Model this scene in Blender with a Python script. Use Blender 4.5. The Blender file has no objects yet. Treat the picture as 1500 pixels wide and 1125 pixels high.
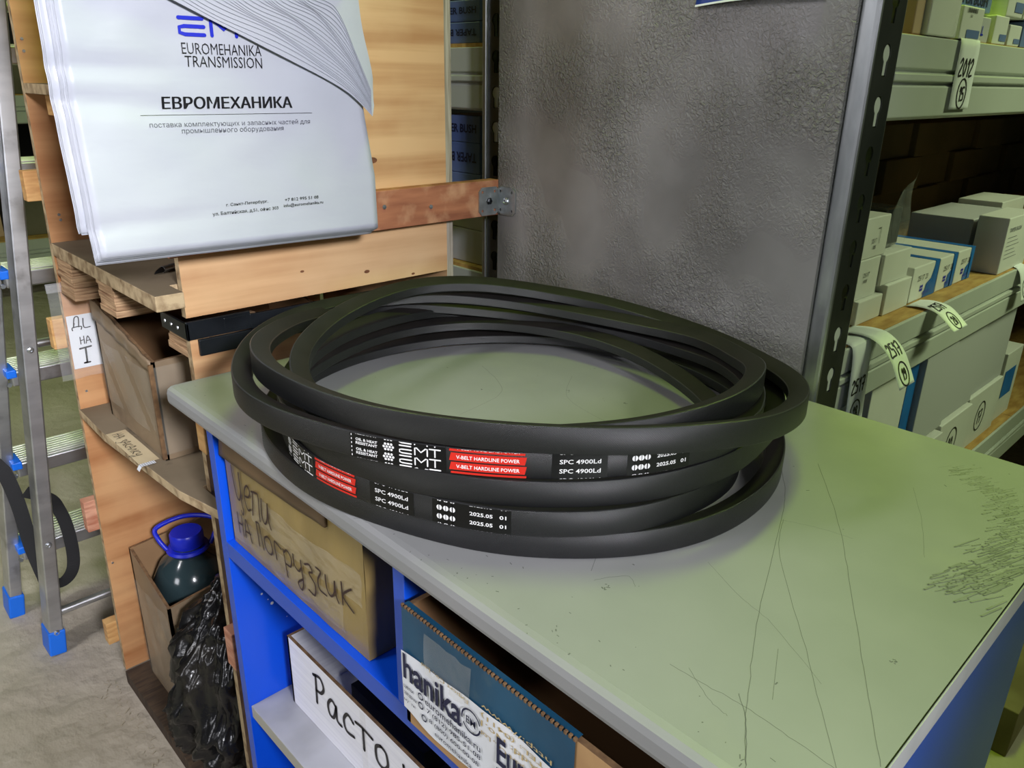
import bpy, bmesh, math, random
from mathutils import Vector, Matrix, noise

random.seed(11)
S = bpy.context.scene
COL = S.collection
R_ = math.radians

# ------------------------------------------------------------------ camera
cam = bpy.data.cameras.new('camera')
cam.sensor_fit = 'HORIZONTAL'
cam.sensor_width = 36.0
cam.lens = 1145.42 * 36.0 / 1500.0
cam.clip_start = 0.02
cam_o = bpy.data.objects.new('camera', cam)
COL.objects.link(cam_o)
RC = ((0.72486988, -0.23955014, 0.64589426),
      (-0.688708, -0.27329939, 0.67155695),
      (0.01565094, -0.93162395, -0.36308659))
M = Matrix.Identity(4)
for i in range(3):
    M[i][0] = RC[i][0]
    M[i][1] = -RC[i][1]
    M[i][2] = -RC[i][2]
M[2][3] = 1.10
cam_o.matrix_world = M
S.camera = cam_o

# ------------------------------------------------------------------ light
W = bpy.data.worlds.new('world')
S.world = W
W.use_nodes = True
W.node_tree.nodes['Background'].inputs[0].default_value = (0.55, 0.60, 0.62, 1)
W.node_tree.nodes['Background'].inputs[1].default_value = 0.02


def area(name, loc, target, size, size_y, power, color):
    d = bpy.data.lights.new(name, 'AREA')
    d.shape = 'RECTANGLE'
    d.size = size
    d.size_y = size_y
    d.energy = power
    d.color = color
    o = bpy.data.objects.new(name, d)
    COL.objects.link(o)
    o.location = loc
    o.rotation_euler = (Vector(target) - Vector(loc)).to_track_quat('-Z', 'Y').to_euler()
    return o


area('white_lamp', (-1.45, 1.10, 2.15), (0.5, 0.6, 0.8), 0.22, 0.22, 9.5, (0.94, 0.94, 1.0))
area('white_side_fill', (-2.1, 0.45, 1.35), (0.4, 0.7, 0.8), 0.6, 0.6, 13.5, (0.94, 0.94, 1.0))  # added low fill for the faces turned left, no known source there
spot = area('white_narrowed_lamp', (-0.22, -1.45, 1.74), (-0.10, 0.95, 0.97), 0.3, 0.3, 10.7, (0.94, 0.94, 1.0))
spot.data.spread = R_(55)  # beam narrowed to imitate shade cast by whoever holds the camera, no louvre
area('white_floor_fill', (-1.2, 1.3, 2.5), (-0.1, 1.25, 0.0), 0.5, 0.5, 12.0, (0.97, 0.95, 0.94))  # added overhead fill that brightens the near floor on the left
area('green_tube_lamp', (0.92, 0.42, 2.5), (0.70, 0.40, 0.7), 0.13, 0.8, 18.5, (0.60, 1.0, 0.03))
area('green_tube_lamp_far', (0.6, 2.7, 2.7), (0.4, 2.4, 0.0), 1.2, 0.15, 16.0, (0.78, 1.0, 0.40))
aisle = area('green_tube_lamp_aisle', (2.1, -0.7, 2.1), (1.45, 0.4, 0.85), 0.9, 0.15, 3.4, (0.84, 1.0, 0.56))
aisle.data.spread = R_(64)

S.view_settings.view_transform = 'Standard'
S.view_settings.look = 'None'
S.view_settings.gamma = 1.0
S.view_settings.use_curve_mapping = False
S.view_settings.exposure = 0.0


# ------------------------------------------------------------------ materials
def srgb(r, g, b):
    def f(c):
        c /= 255.0
        return c / 12.92 if c <= 0.04045 else ((c + 0.055) / 1.055) ** 2.4
    return (f(r), f(g), f(b), 1.0)


def base_mat(name):
    m = bpy.data.materials.new(name)
    m.use_nodes = True
    nt = m.node_tree
    b = nt.nodes['Principled BSDF']
    return m, nt, b


def mat(name, c, rough=0.5, metal=0.0, c2=None, scale=10.0, stretch=(1, 1, 1), bump=0.0, bscale=None,
        bstretch=None, detail=4.0, lo=0.35, hi=0.65, spec=None, alpha=None, c3=None, scale3=3.0, lo3=0.5, hi3=0.7,
        bdist=0.01, coat=0.0, trans=0.0, sheen=0.0):
    m, nt, b = base_mat(name)
    b.inputs['Base Color'].default_value = c
    b.inputs['Roughness'].default_value = rough
    b.inputs['Metallic'].default_value = metal
    if spec is not None:
        b.inputs['Specular IOR Level'].default_value = spec
    if alpha is not None:
        b.inputs['Alpha'].default_value = alpha
    if coat:
        b.inputs['Coat Weight'].default_value = coat
        b.inputs['Coat Roughness'].default_value = 0.15
    if trans:
        b.inputs['Transmission Weight'].default_value = trans
    tc = nt.nodes.new('ShaderNodeTexCoord')

    def noise_node(sc, st, det):
        mp = nt.nodes.new('ShaderNodeMapping')
        mp.inputs['Scale'].default_value = st
        nt.links.new(tc.outputs['Object'], mp.inputs['Vector'])
        n = nt.nodes.new('ShaderNodeTexNoise')
        n.inputs['Scale'].default_value = sc
        n.inputs['Detail'].default_value = det
        nt.links.new(mp.outputs['Vector'], n.inputs['Vector'])
        return n

    def mapr(n, lo, hi):
        r = nt.nodes.new('ShaderNodeMapRange')
        r.inputs['From Min'].default_value = lo
        r.inputs['From Max'].default_value = hi
        nt.links.new(n.outputs['Fac'], r.inputs['Value'])
        return r

    col = None
    if c2 is not None:
        n = noise_node(scale, stretch, detail)
        r = mapr(n, lo, hi)
        mx = nt.nodes.new('ShaderNodeMix')
        mx.data_type = 'RGBA'
        mx.inputs[6].default_value = c
        mx.inputs[7].default_value = c2
        nt.links.new(r.outputs['Result'], mx.inputs[0])
        col = mx.outputs[2]
    if c3 is not None:
        n = noise_node(scale3, (1, 1, 1), 5)
        r = mapr(n, lo3, hi3)
        mx = nt.nodes.new('ShaderNodeMix')
        mx.data_type = 'RGBA'
        mx.inputs[6].default_value = c
        if col is not None:
            nt.links.new(col, mx.inputs[6])
        mx.inputs[7].default_value = c3
        nt.links.new(r.outputs['Result'], mx.inputs[0])
        col = mx.outputs[2]
    if col is not None:
        nt.links.new(col, b.inputs['Base Color'])
    if bump:
        n = noise_node(bscale or scale, bstretch or stretch, 4)
        bp = nt.nodes.new('ShaderNodeBump')
        bp.inputs['Strength'].default_value = bump
        bp.inputs['Distance'].default_value = bdist
        nt.links.new(n.outputs['Fac'], bp.inputs['Height'])
        nt.links.new(bp.outputs['Normal'], b.inputs['Normal'])
    return m


MT = {}
MT['laminate'] = mat('laminate', srgb(150, 150, 151), 0.45, c2=srgb(142, 143, 143), scale=9, bump=0.05, bscale=900, bdist=0.001, c3=srgb(160, 160, 150), scale3=5, lo3=0.55, hi3=0.8)
MT['laminate_edge'] = mat('laminate_edge', srgb(204, 204, 208), 0.45, c2=srgb(190, 190, 196), scale=25)
MT['shelf_grey'] = mat('shelf_grey', srgb(186, 187, 192), 0.5, c2=srgb(150, 150, 152), scale=7, lo=0.5, hi=0.75)
MT['shelf_edge'] = mat('shelf_edge', srgb(170, 168, 158), 0.5)
MT['blue'] = mat('blue', srgb(8, 84, 225), 0.33, c2=srgb(6, 78, 214), scale=4)
MT['blue_edge'] = mat('blue_edge', srgb(44, 84, 190), 0.4)
MT['chip'] = mat('paint_chip', srgb(225, 225, 230), 0.7)
MT['scratch'] = mat('scratch', srgb(96, 98, 94), 0.8, alpha=0.5)
MT['smudge'] = mat('smudge', srgb(124, 126, 119), 0.8, c2=srgb(140, 141, 137), scale=60)
MT['ply'] = mat('plywood', srgb(216, 174, 128), 0.55, c2=srgb(184, 136, 92), scale=1.9, stretch=(1.0, 3, 20), lo=0.40, hi=0.62, detail=9,
                c3=srgb(222, 188, 144), scale3=4, lo3=0.45, hi3=0.75, bump=0.06, bscale=3, bstretch=(3, 3, 90), bdist=0.002)
MT['ply_orange'] = mat('plywood_orange', srgb(206, 152, 104), 0.5, c2=srgb(174, 116, 72), scale=2.0, stretch=(1.2, 2, 16), lo=0.38, hi=0.64, detail=9,
                       c3=srgb(222, 178, 128), scale3=5, lo3=0.45, hi3=0.75)
MT['ply_edge'] = mat('plywood_edge', srgb(190, 168, 132), 0.8, c2=srgb(118, 92, 62), scale=3, stretch=(20, 20, 20), lo=0.4, hi=0.7, bump=0.2, bscale=60, bdist=0.003)
MT['strip'] = mat('plywood_strip', srgb(196, 162, 124), 0.8, c2=srgb(128, 94, 66), scale=3, stretch=(6, 6, 120), lo=0.35, hi=0.7, bump=0.2, bscale=6, bstretch=(6, 6, 150), bdist=0.002)
MT['ply_grey'] = mat('plywood_grey_edge', srgb(186, 178, 162), 0.85, c2=srgb(120, 110, 94), scale=2, stretch=(120, 60, 5), lo=0.35, hi=0.7)
MT['red_wood'] = mat('red_wood', srgb(178, 116, 84), 0.75, c2=srgb(134, 78, 56), scale=3, stretch=(3, 3, 20), lo=0.35, hi=0.7, c3=srgb(198, 150, 116), scale3=30, lo3=0.5, hi3=0.75)
MT['pink_wood'] = mat('pink_wood', srgb(214, 160, 132), 0.75, c2=srgb(176, 112, 86), scale=6, stretch=(4, 4, 20))
MT['pine'] = mat('pine', srgb(216, 172, 112), 0.7, c2=srgb(188, 138, 84), scale=6, stretch=(4, 4, 20))
MT['dusty'] = mat('dusty_board', srgb(128, 114, 92), 0.85, c2=srgb(104, 90, 70), scale=8, stretch=(1, 1, 1), c3=srgb(70, 58, 46), scale3=14, lo3=0.62, hi3=0.72, bump=0.15, bscale=60, bdist=0.002)
MT['dark_board'] = mat('dark_board', srgb(78, 62, 46), 0.85, c2=srgb(54, 42, 32), scale=12, stretch=(2, 12, 2), bump=0.3, bscale=40, bdist=0.003)
MT['deck'] = mat('deck_board', srgb(196, 158, 92), 0.75, c2=srgb(164, 122, 62), scale=20, stretch=(1, 4, 1))
MT['steel_bright'] = mat('galvanized_steel', (0.62, 0.64, 0.66, 1), 0.34, 0.95, c2=(0.45, 0.47, 0.49, 1), scale=14, stretch=(4, 4, 1))
MT['steel_dark'] = mat('dark_steel', (0.16, 0.165, 0.17, 1), 0.36, 0.9, c2=(0.10, 0.105, 0.11, 1), scale=10)
MT['zinc'] = mat('zinc', (0.62, 0.65, 0.68, 1), 0.3, 0.9, c2=(0.42, 0.45, 0.48, 1), scale=60)
MT['alu'] = mat('aluminium', (0.66, 0.67, 0.69, 1), 0.34, 0.9, c2=(0.5, 0.51, 0.53, 1), scale=8, stretch=(1, 1, 4), c3=(0.36, 0.36, 0.37, 1), scale3=22, lo3=0.6, hi3=0.75)
MT['alu_tread'] = mat('aluminium_tread', (0.80, 0.82, 0.74, 1), 0.38, 0.55)
MT['blue_cap'] = mat('blue_plastic', srgb(20, 112, 232), 0.4)
MT['black_metal'] = mat('black_metal', srgb(24, 27, 32), 0.3, 0.4, c2=srgb(38, 42, 48), scale=18)
MT['black_web'] = mat('black_webbing', srgb(30, 30, 32), 0.8, bump=0.2, bscale=500, bdist=0.001)
MT['beam'] = mat('beam_paint', srgb(196, 200, 196), 0.42, c2=srgb(184, 188, 184), scale=5)
MT['hook'] = mat('hook_paint', srgb(196, 200, 196), 0.45)
MT['board'] = mat('painted_board', srgb(140, 138, 138), 0.42, c2=srgb(106, 104, 103), scale=5, c3=srgb(140, 138, 138), scale3=2.2, lo3=0.5, hi3=0.75)
MT['rubber'] = mat('belt_cover', srgb(15, 16, 19), 0.36, c2=srgb(11, 12, 14), scale=900, stretch=(1, 1, 1), detail=1, spec=0.8)
MT['flank'] = mat('belt_flank', srgb(28, 25, 23), 0.6, c2=srgb(20, 18, 17), scale=40, bump=0.15, bscale=900, bdist=0.0005, spec=0.3)
MT['print_black'] = mat('print_black', srgb(14, 14, 16), 0.35)
MT['print_white'] = mat('print_white', srgb(236, 236, 236), 0.5)
MT['print_red'] = mat('print_red', srgb(206, 40, 28), 0.45)
MT['print_blue'] = mat('print_blue', srgb(24, 40, 190), 0.4)
MT['print_ink'] = mat('print_ink', srgb(18, 18, 24), 0.4)
MT['print_grey'] = mat('print_grey', srgb(90, 90, 104), 0.5)
MT['print_gold'] = mat('print_gold', srgb(196, 172, 120), 0.5)
MT['print_navy'] = mat('print_navy', srgb(24, 28, 66), 0.5)
MT['marker'] = mat('marker', srgb(26, 18, 20), 0.5)
MT['marker_brown'] = mat('marker_brown', srgb(52, 30, 30), 0.5)
MT['film'] = mat('bag_film', srgb(190, 193, 203), 0.34, c2=srgb(182, 186, 198), scale=6, bump=0.32, bscale=8, bstretch=(1, 1, 2), bdist=0.008, coat=0.2)
MT['film_edge'] = mat('bag_film_edge', srgb(210, 212, 220), 0.4, c2=srgb(190, 192, 204), scale=60, stretch=(1, 1, 4))
MT['card'] = mat('cardboard', srgb(164, 130, 92), 0.75, c2=srgb(146, 112, 78), scale=12, bump=0.12, bscale=90, bstretch=(1, 1, 0.2), bdist=0.002)
MT['card_dusty'] = mat('cardboard_dusty', srgb(142, 122, 96), 0.6, c2=srgb(122, 104, 82), scale=7, c3=srgb(168, 148, 120), scale3=9, lo3=0.55, hi3=0.7, bump=0.2, bscale=14, bdist=0.006, coat=0.15)
MT['card_taped'] = mat('cardboard_taped', srgb(150, 128, 76), 0.42, c2=srgb(128, 108, 62), scale=6, stretch=(1, 3, 1), bump=0.35, bscale=22, bstretch=(1, 1, 0.3), bdist=0.005, coat=0.35)
MT['card_dark'] = mat('cardboard_flap', srgb(112, 90, 64), 0.6, c2=srgb(90, 72, 52), scale=9)
MT['card_edge'] = mat('cardboard_edge', srgb(128, 98, 66), 0.9, c2=srgb(86, 62, 40), scale=80)
MT['card_white'] = mat('cardboard_white', srgb(244, 244, 250), 0.6, c2=srgb(234, 234, 242), scale=3, stretch=(1, 1, 60), lo=0.4, hi=0.6, bump=0.25, bscale=2, bstretch=(1, 1, 70), bdist=0.002)
MT['card_inside'] = mat('cardboard_inside', srgb(120, 88, 56), 0.8)
MT['kraft'] = mat('kraft', srgb(188, 150, 104), 0.7, c2=srgb(168, 130, 88), scale=20)
MT['teal'] = mat('teal_print', srgb(30, 84, 116), 0.42, c2=srgb(22, 66, 94), scale=10, bump=0.2, bscale=30, bdist=0.003, c3=srgb(74, 98, 108), scale3=16, lo3=0.60, hi3=0.74)
MT['paper'] = mat('paper', srgb(236, 238, 242), 0.6, c2=srgb(222, 226, 232), scale=8, bump=0.15, bscale=20, bdist=0.003)
MT['paper_tan'] = mat('paper_tan', srgb(208, 192, 156), 0.7, c2=srgb(196, 178, 142), scale=14)
MT['box_white'] = mat('box_white', srgb(222, 222, 220), 0.5, c2=srgb(210, 210, 208), scale=6)
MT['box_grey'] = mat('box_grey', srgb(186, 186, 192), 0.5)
MT['box_tan'] = mat('box_tan', srgb(186, 156, 126), 0.6)
MT['box_blue'] = mat('box_blue', srgb(84, 108, 172), 0.4, c2=srgb(116, 134, 184), scale=4, stretch=(1, 1, 3))
MT['box_cyan'] = mat('box_cyan', srgb(30, 110, 190), 0.45, c2=srgb(26, 92, 168), scale=20)
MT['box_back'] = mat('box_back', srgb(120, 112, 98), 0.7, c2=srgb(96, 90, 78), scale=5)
MT['clear'] = mat('clear_film', (0.9, 0.92, 0.95, 1), 0.08, alpha=0.13, bump=0.6, bscale=30, bdist=0.01)
MT['tape'] = mat('clear_tape', (0.82, 0.78, 0.66, 1), 0.10, alpha=0.12, bump=0.5, bscale=40, bdist=0.006)
MT['tape_thin'] = mat('clear_tape_thin', (0.80, 0.76, 0.62, 1), 0.12, alpha=0.14, bump=0.7, bscale=30, bstretch=(1, 1, 3), bdist=0.008)
MT['dark_film'] = mat('dark_film', srgb(34, 36, 38), 0.2, bump=0.5, bscale=40, bdist=0.006)
MT['bin_bag'] = mat('bin_bag', srgb(22, 22, 24), 0.26, c2=srgb(48, 44, 38), scale=14, lo=0.5, hi=0.8, bump=0.5, bscale=35, bdist=0.006)
MT['bottle'] = mat('bottle_pet', srgb(46, 62, 66), 0.14, alpha=0.9, coat=0.4)
MT['bottle_cap'] = mat('bottle_cap', srgb(24, 40, 190), 0.35)
MT['floor'] = mat('concrete', srgb(180, 170, 155), 0.85, c2=srgb(156, 147, 131), scale=2.2, bump=0.8, bscale=14, bstretch=(1.3, 1.0, 1), bdist=0.02, c3=srgb(182, 173, 160), scale3=5, lo3=0.5, hi3=0.7)
MT['debris'] = mat('debris', srgb(170, 160, 140), 0.8)
MT['wall'] = mat('wall_paint', srgb(84, 84, 82), 0.8, c2=srgb(76, 76, 74), scale=1.5)
MT['poster'] = mat('poster_print', srgb(30, 58, 140), 0.3, c2=srgb(36, 70, 158), scale=6)
MT['knot'] = mat('wood_knot', srgb(126, 80, 50), 0.7, c2=srgb(92, 54, 34), scale=90)
MT['dots'] = mat('ink_dots', srgb(30, 34, 60), 0.5)


def paint_board_detail():
    """wrinkled, blistered paint with lengthwise brush drags"""
    m = MT['board']
    nt = m.node_tree
    b = nt.nodes['Principled BSDF']
    tc = nt.nodes.new('ShaderNodeTexCoord')
    v = nt.nodes.new('ShaderNodeTexNoise')
    v.inputs['Scale'].default_value = 170
    v.inputs['Detail'].default_value = 3
    v.inputs['Distortion'].default_value = 1.2
    k = nt.nodes.new('ShaderNodeTexNoise')
    k.inputs['Scale'].default_value = 7
    mr = nt.nodes.new('ShaderNodeMapRange')
    mr.inputs['From Min'].default_value = 0.40
    mr.inputs['From Max'].default_value = 0.68
    mul = nt.nodes.new('ShaderNodeMath')
    mul.operation = 'MULTIPLY'
    bp = nt.nodes.new('ShaderNodeBump')
    bp.inputs['Strength'].default_value = 1.0
    bp.inputs['Distance'].default_value = 0.0065
    nt.links.new(tc.outputs['Object'], v.inputs['Vector'])
    nt.links.new(tc.outputs['Object'], k.inputs['Vector'])
    nt.links.new(k.outputs['Fac'], mr.inputs['Value'])
    nt.links.new(v.outputs['Fac'], mul.inputs[0])
    nt.links.new(mr.outputs['Result'], mul.inputs[1])
    nt.links.new(mul.outputs[0], bp.inputs['Height'])
    nt.links.new(bp.outputs['Normal'], b.inputs['Normal'])


paint_board_detail()


def weave_detail():
    """woven fabric cover of the belts, along and across the strand"""
    nt = MT['rubber'].node_tree
    b = nt.nodes['Principled BSDF']
    uv = nt.nodes.new('ShaderNodeUVMap')
    sep = nt.nodes.new('ShaderNodeSeparateXYZ')
    nt.links.new(uv.outputs['UV'], sep.inputs[0])
    sn = []
    for k in (0, 1):
        m = nt.nodes.new('ShaderNodeMath')
        m.operation = 'MULTIPLY'
        m.inputs[1].default_value = 2 * math.pi / 0.00125
        w = nt.nodes.new('ShaderNodeMath')
        w.operation = 'SINE'
        nt.links.new(sep.outputs[k], m.inputs[0])
        nt.links.new(m.outputs[0], w.inputs[0])
        sn.append(w)
    p = nt.nodes.new('ShaderNodeMath')
    p.operation = 'MULTIPLY'
    nt.links.new(sn[0].outputs[0], p.inputs[0])
    nt.links.new(sn[1].outputs[0], p.inputs[1])
    bp = nt.nodes.new('ShaderNodeBump')
    bp.inputs['Strength'].default_value = 0.4
    bp.inputs['Distance'].default_value = 0.0004
    nt.links.new(p.outputs[0], bp.inputs['Height'])
    nt.links.new(bp.outputs['Normal'], b.inputs['Normal'])


weave_detail()


# ------------------------------------------------------------------ mesh helpers
def wloc(o):
    v = Vector((0, 0, 0))
    while o is not None:
        v += o.location
        o = o.parent
    return v


class MB:
    def __init__(self):
        self.v = []
        self.f = []
        self.m = []

    def add(self, verts, faces, m=0):
        n = len(self.v)
        self.v += [tuple(p) for p in verts]
        for f in faces:
            self.f.append([n + i for i in f])
            self.m.append(m)
        return self

    def box(self, x0, x1, y0, y1, z0, z1, thin=None, shear=None):
        """thin: axis whose two faces are slot 0, the rest slot 1"""
        vs = [(x, y, z) for x in (x0, x1) for y in (y0, y1) for z in (z0, z1)]
        if shear:
            vs = [shear(*p) for p in vs]
        fs = {'x0': (0, 1, 3, 2), 'x1': (4, 6, 7, 5), 'y0': (0, 4, 5, 1), 'y1': (2, 3, 7, 6), 'z0': (0, 2, 6, 4), 'z1': (1, 5, 7, 3)}
        n = len(self.v)
        self.v += vs
        for k, f in fs.items():
            self.f.append([n + i for i in f])
            self.m.append(0 if thin is None or k[0] == thin else 1)
        return self

    def bar(self, p0, p1, w, d, ref=(0, 1, 0)):
        p0 = Vector(p0)
        p1 = Vector(p1)
        t = (p1 - p0).normalized()
        r = Vector(ref)
        a = (r - t * r.dot(t)).normalized()
        b = t.cross(a)
        vs = []
        for p in (p0, p1):
            for s1, s2 in ((-1, -1), (1, -1), (1, 1), (-1, 1)):
                vs.append(p + a * (s1 * d / 2) + b * (s2 * w / 2))
        return self.add(vs, [(0, 1, 2, 3), (7, 6, 5, 4), (0, 4, 5, 1), (1, 5, 6, 2), (2, 6, 7, 3), (3, 7, 4, 0)])

    def tube(self, pts, r, n=12, closed=False, caps=True):
        pts = [Vector(p) for p in pts]
        N = len(pts)
        base = len(self.v)
        prev = None
        for i, p in enumerate(pts):
            if closed:
                t = (pts[(i + 1) % N] - pts[i - 1]).normalized()
            else:
                t = (pts[min(i + 1, N - 1)] - pts[max(i - 1, 0)]).normalized()
            if prev is None:
                a = t.orthogonal().normalized()
            else:
                a = (prev - t * prev.dot(t)).normalized()
            prev = a
            b = t.cross(a)
            rr = r[i] if isinstance(r, (list, tuple)) else r
            for k in range(n):
                q = 2 * math.pi * k / n
                self.v.append(tuple(p + a * (math.cos(q) * rr) + b * (math.sin(q) * rr)))
        segs = N if closed else N - 1
        for i in range(segs):
            for k in range(n):
                i2 = (i + 1) % N
                self.f.append([base + i * n + k, base + i * n + (k + 1) % n, base + i2 * n + (k + 1) % n, base + i2 * n + k])
                self.m.append(0)
        if caps and not closed:
            self.f.append([base + k for k in range(n)][::-1])
            self.m.append(0)
            self.f.append([base + (N - 1) * n + k for k in range(n)])
            self.m.append(0)
        return self

    def lathe(self, c, prof, n=32, axis='z'):
        base = len(self.v)
        for (r, h) in prof:
            for k in range(n):
                q = 2 * math.pi * k / n
                a, b = r * math.cos(q), r * math.sin(q)
                if axis == 'z':
                    self.v.append((c[0] + a, c[1] + b, c[2] + h))
                elif axis == 'y':
                    self.v.append((c[0] + a, c[1] + h, c[2] + b))
                else:
                    self.v.append((c[0] + h, c[1] + a, c[2] + b))
        for i in range(len(prof) - 1):
            for k in range(n):
                self.f.append([base + i * n + k, base + i * n + (k + 1) % n, base + (i + 1) * n + (k + 1) % n, base + (i + 1) * n + k])
                self.m.append(0)
        self.f.append([base + k for k in range(n)][::-1])
        self.m.append(0)
        self.f.append([base + (len(prof) - 1) * n + k for k in range(n)])
        self.m.append(0)
        return self

    def prism(self, poly, h0, h1, axis='z'):
        """poly: 2D outline, extruded along axis"""
        def P(a, b, h):
            return {'z': (a, b, h), 'x': (h, a, b), 'y': (a, h, b)}[axis]
        n = len(poly)
        vs = [P(a, b, h0) for a, b in poly] + [P(a, b, h1) for a, b in poly]
        fs = [list(range(n))[::-1], list(range(n, 2 * n))]
        base = len(self.v)
        self.v += vs
        for k, f in enumerate(fs):
            self.f.append([base + i for i in f])
            self.m.append(0)
        for i in range(n):
            j = (i + 1) % n
            self.f.append([base + i, base + j, base + n + j, base + n + i])
            self.m.append(1)
        return self

    def grid(self, fn, nu, nv, m=0):
        vs = [fn(i / nu, j / nv) for j in range(nv + 1) for i in range(nu + 1)]
        fs = [(j * (nu + 1) + i, j * (nu + 1) + i + 1, (j + 1) * (nu + 1) + i + 1, (j + 1) * (nu + 1) + i) for j in range(nv) for i in range(nu)]
        return self.add(vs, fs, m)

    def build(self, name, mats, parent=None, bevel=0.0, smooth=False, thick=0.0, fix=True):
        off = wloc(parent) if parent else Vector((0, 0, 0))
        me = bpy.data.meshes.new(name)
        me.from_pydata([tuple(Vector(p) - off) for p in self.v], [], self.f)
        if not isinstance(mats, (list, tuple)):
            mats = [mats]
        for k in mats:
            me.materials.append(MT[k])
        for p, k in zip(me.polygons, self.m):
            p.material_index = min(k, len(mats) - 1)
        if fix:
            bm = bmesh.new()
            bm.from_mesh(me)
            bmesh.ops.recalc_face_normals(bm, faces=bm.faces)
            bm.to_mesh(me)
            bm.free()
        if smooth:
            me.shade_smooth()
            me.set_sharp_from_angle(angle=R_(38))
        me.validate()
        o = bpy.data.objects.new(name, me)
        COL.objects.link(o)
        if parent:
            o.parent = parent
        if thick:
            s = o.modifiers.new('solid', 'SOLIDIFY')
            s.thickness = thick
            s.offset = 0
        if bevel:
            bv = o.modifiers.new('bevel', 'BEVEL')
            bv.width = bevel
            bv.segments = 2
            bv.limit_method = 'ANGLE'
        return o


def tag(o, label, cat, group=None, kind=None):
    o['label'] = label
    o['category'] = cat
    if group:
        o['group'] = group
    if kind:
        o['kind'] = kind
    return o


def structure(o):
    o['kind'] = 'structure'
    return o


def thing(name, loc, label, cat, group=None):
    o = bpy.data.objects.new(name, None)
    COL.objects.link(o)
    o.location = loc
    o.empty_display_size = 0.05
    return tag(o, label, cat, group)


# ------------------------------------------------------------------ lettering helpers
_tc = {}


def text_raw(body, bold=0.0, shear=0.0):
    key = (body, bold, shear)
    if key in _tc:
        return _tc[key]
    c = bpy.data.curves.new('lettering_source', 'FONT')
    c.body = body
    c.resolution_u = 2
    c.offset = bold
    c.shear = shear
    c.space_line = 0.9
    o = bpy.data.objects.new('lettering_source', c)
    COL.objects.link(o)
    dg = bpy.context.evaluated_depsgraph_get()
    e = o.evaluated_get(dg)
    me = e.to_mesh()
    vs = [(v.co.x, v.co.y) for v in me.vertices]
    fs = [list(p.vertices) for p in me.polygons]
    e.to_mesh_clear()
    bpy.data.objects.remove(o)
    bpy.data.curves.remove(c)
    _tc[key] = (vs, fs)
    return vs, fs


def text_fit(body, u0, u1, v0, v1, bold=0.0, flip=False, shear=0.0):
    vs, fs = text_raw(body, bold, shear)
    xs = [p[0] for p in vs]
    ys = [p[1] for p in vs]
    a, b, c, d = min(xs), max(xs), min(ys), max(ys)
    out = []
    for x, y in vs:
        s, t = (x - a) / (b - a), (y - c) / (d - c)
        if flip:
            s, t = 1 - s, 1 - t
        out.append((u0 + (u1 - u0) * s, v0 + (v1 - v0) * t))
    return out, fs


def clip2d(vs, fs, vmin, vmax):
    bm = bmesh.new()
    bv = [bm.verts.new((x, y, 0)) for x, y in vs]
    for f in fs:
        try:
            bm.faces.new([bv[i] for i in f])
        except ValueError:
            pass
    for co, no in (((0, vmax, 0), (0, 1, 0)), ((0, vmin, 0), (0, -1, 0))):
        bmesh.ops.bisect_plane(bm, geom=bm.verts[:] + bm.edges[:] + bm.faces[:], plane_co=co, plane_no=no, clear_outer=True)
    bm.verts.index_update()
    o = [(v.co.x, v.co.y) for v in bm.verts]
    f = [[v.index for v in p.verts] for p in bm.faces]
    bm.free()
    return o, f


def rect2d(u0, u1, v0, v1, nu=1, slant=0.0):
    vs = []
    for j, v in enumerate((v0, v1)):
        for i in range(nu + 1):
            vs.append((u0 + (u1 - u0) * i / nu + (slant if j else 0.0), v))
    fs = [(i, i + 1, nu + 2 + i, nu + 1 + i) for i in range(nu)]
    return vs, fs


def disc2d(u, v, r, n=14, ku=1.0):
    vs = [(u, v)] + [(u + ku * r * math.cos(2 * math.pi * k / n), v + r * math.sin(2 * math.pi * k / n)) for k in range(n)]
    return vs, [(0, 1 + k, 1 + (k + 1) % n) for k in range(n)]


def smooth_line(p, k=5):
    if len(p) < 3:
        return [tuple(q) for q in p]
    out = []
    for i in range(len(p) - 1):
        a, b, c, d = p[max(i - 1, 0)], p[i], p[i + 1], p[min(i + 2, len(p) - 1)]
        for s in range(k):
            t = s / k
            out.append(tuple(0.5 * ((2 * b[j]) + (-a[j] + c[j]) * t + (2 * a[j] - 5 * b[j] + 4 * c[j] - d[j]) * t * t + (-a[j] + 3 * b[j] - 3 * c[j] + d[j]) * t ** 3) for j in range(len(b))))
    out.append(tuple(p[-1]))
    return out


def ribbon2d(line, w, round_=True):
    """flat stroke with round ends; returns verts, faces"""
    vs, fs = [], []
    n = len(line)
    for i, (x, y) in enumerate(line):
        a = line[max(i - 1, 0)]
        b = line[min(i + 1, n - 1)]
        dx, dy = b[0] - a[0], b[1] - a[1]
        l = math.hypot(dx, dy) or 1e-9
        nx, ny = -dy / l * w / 2, dx / l * w / 2
        vs += [(x + nx, y + ny), (x - nx, y - ny)]
        if i:
            k = 2 * i
            fs.append((k - 2, k - 1, k + 1, k))
    if round_:
        for e in (0, n - 1):
            d, f = disc2d(line[e][0], line[e][1], w / 2, 8)
            b = len(vs)
            vs += d
            fs += [tuple(b + i for i in q) for q in f]
    return vs, fs


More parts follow.
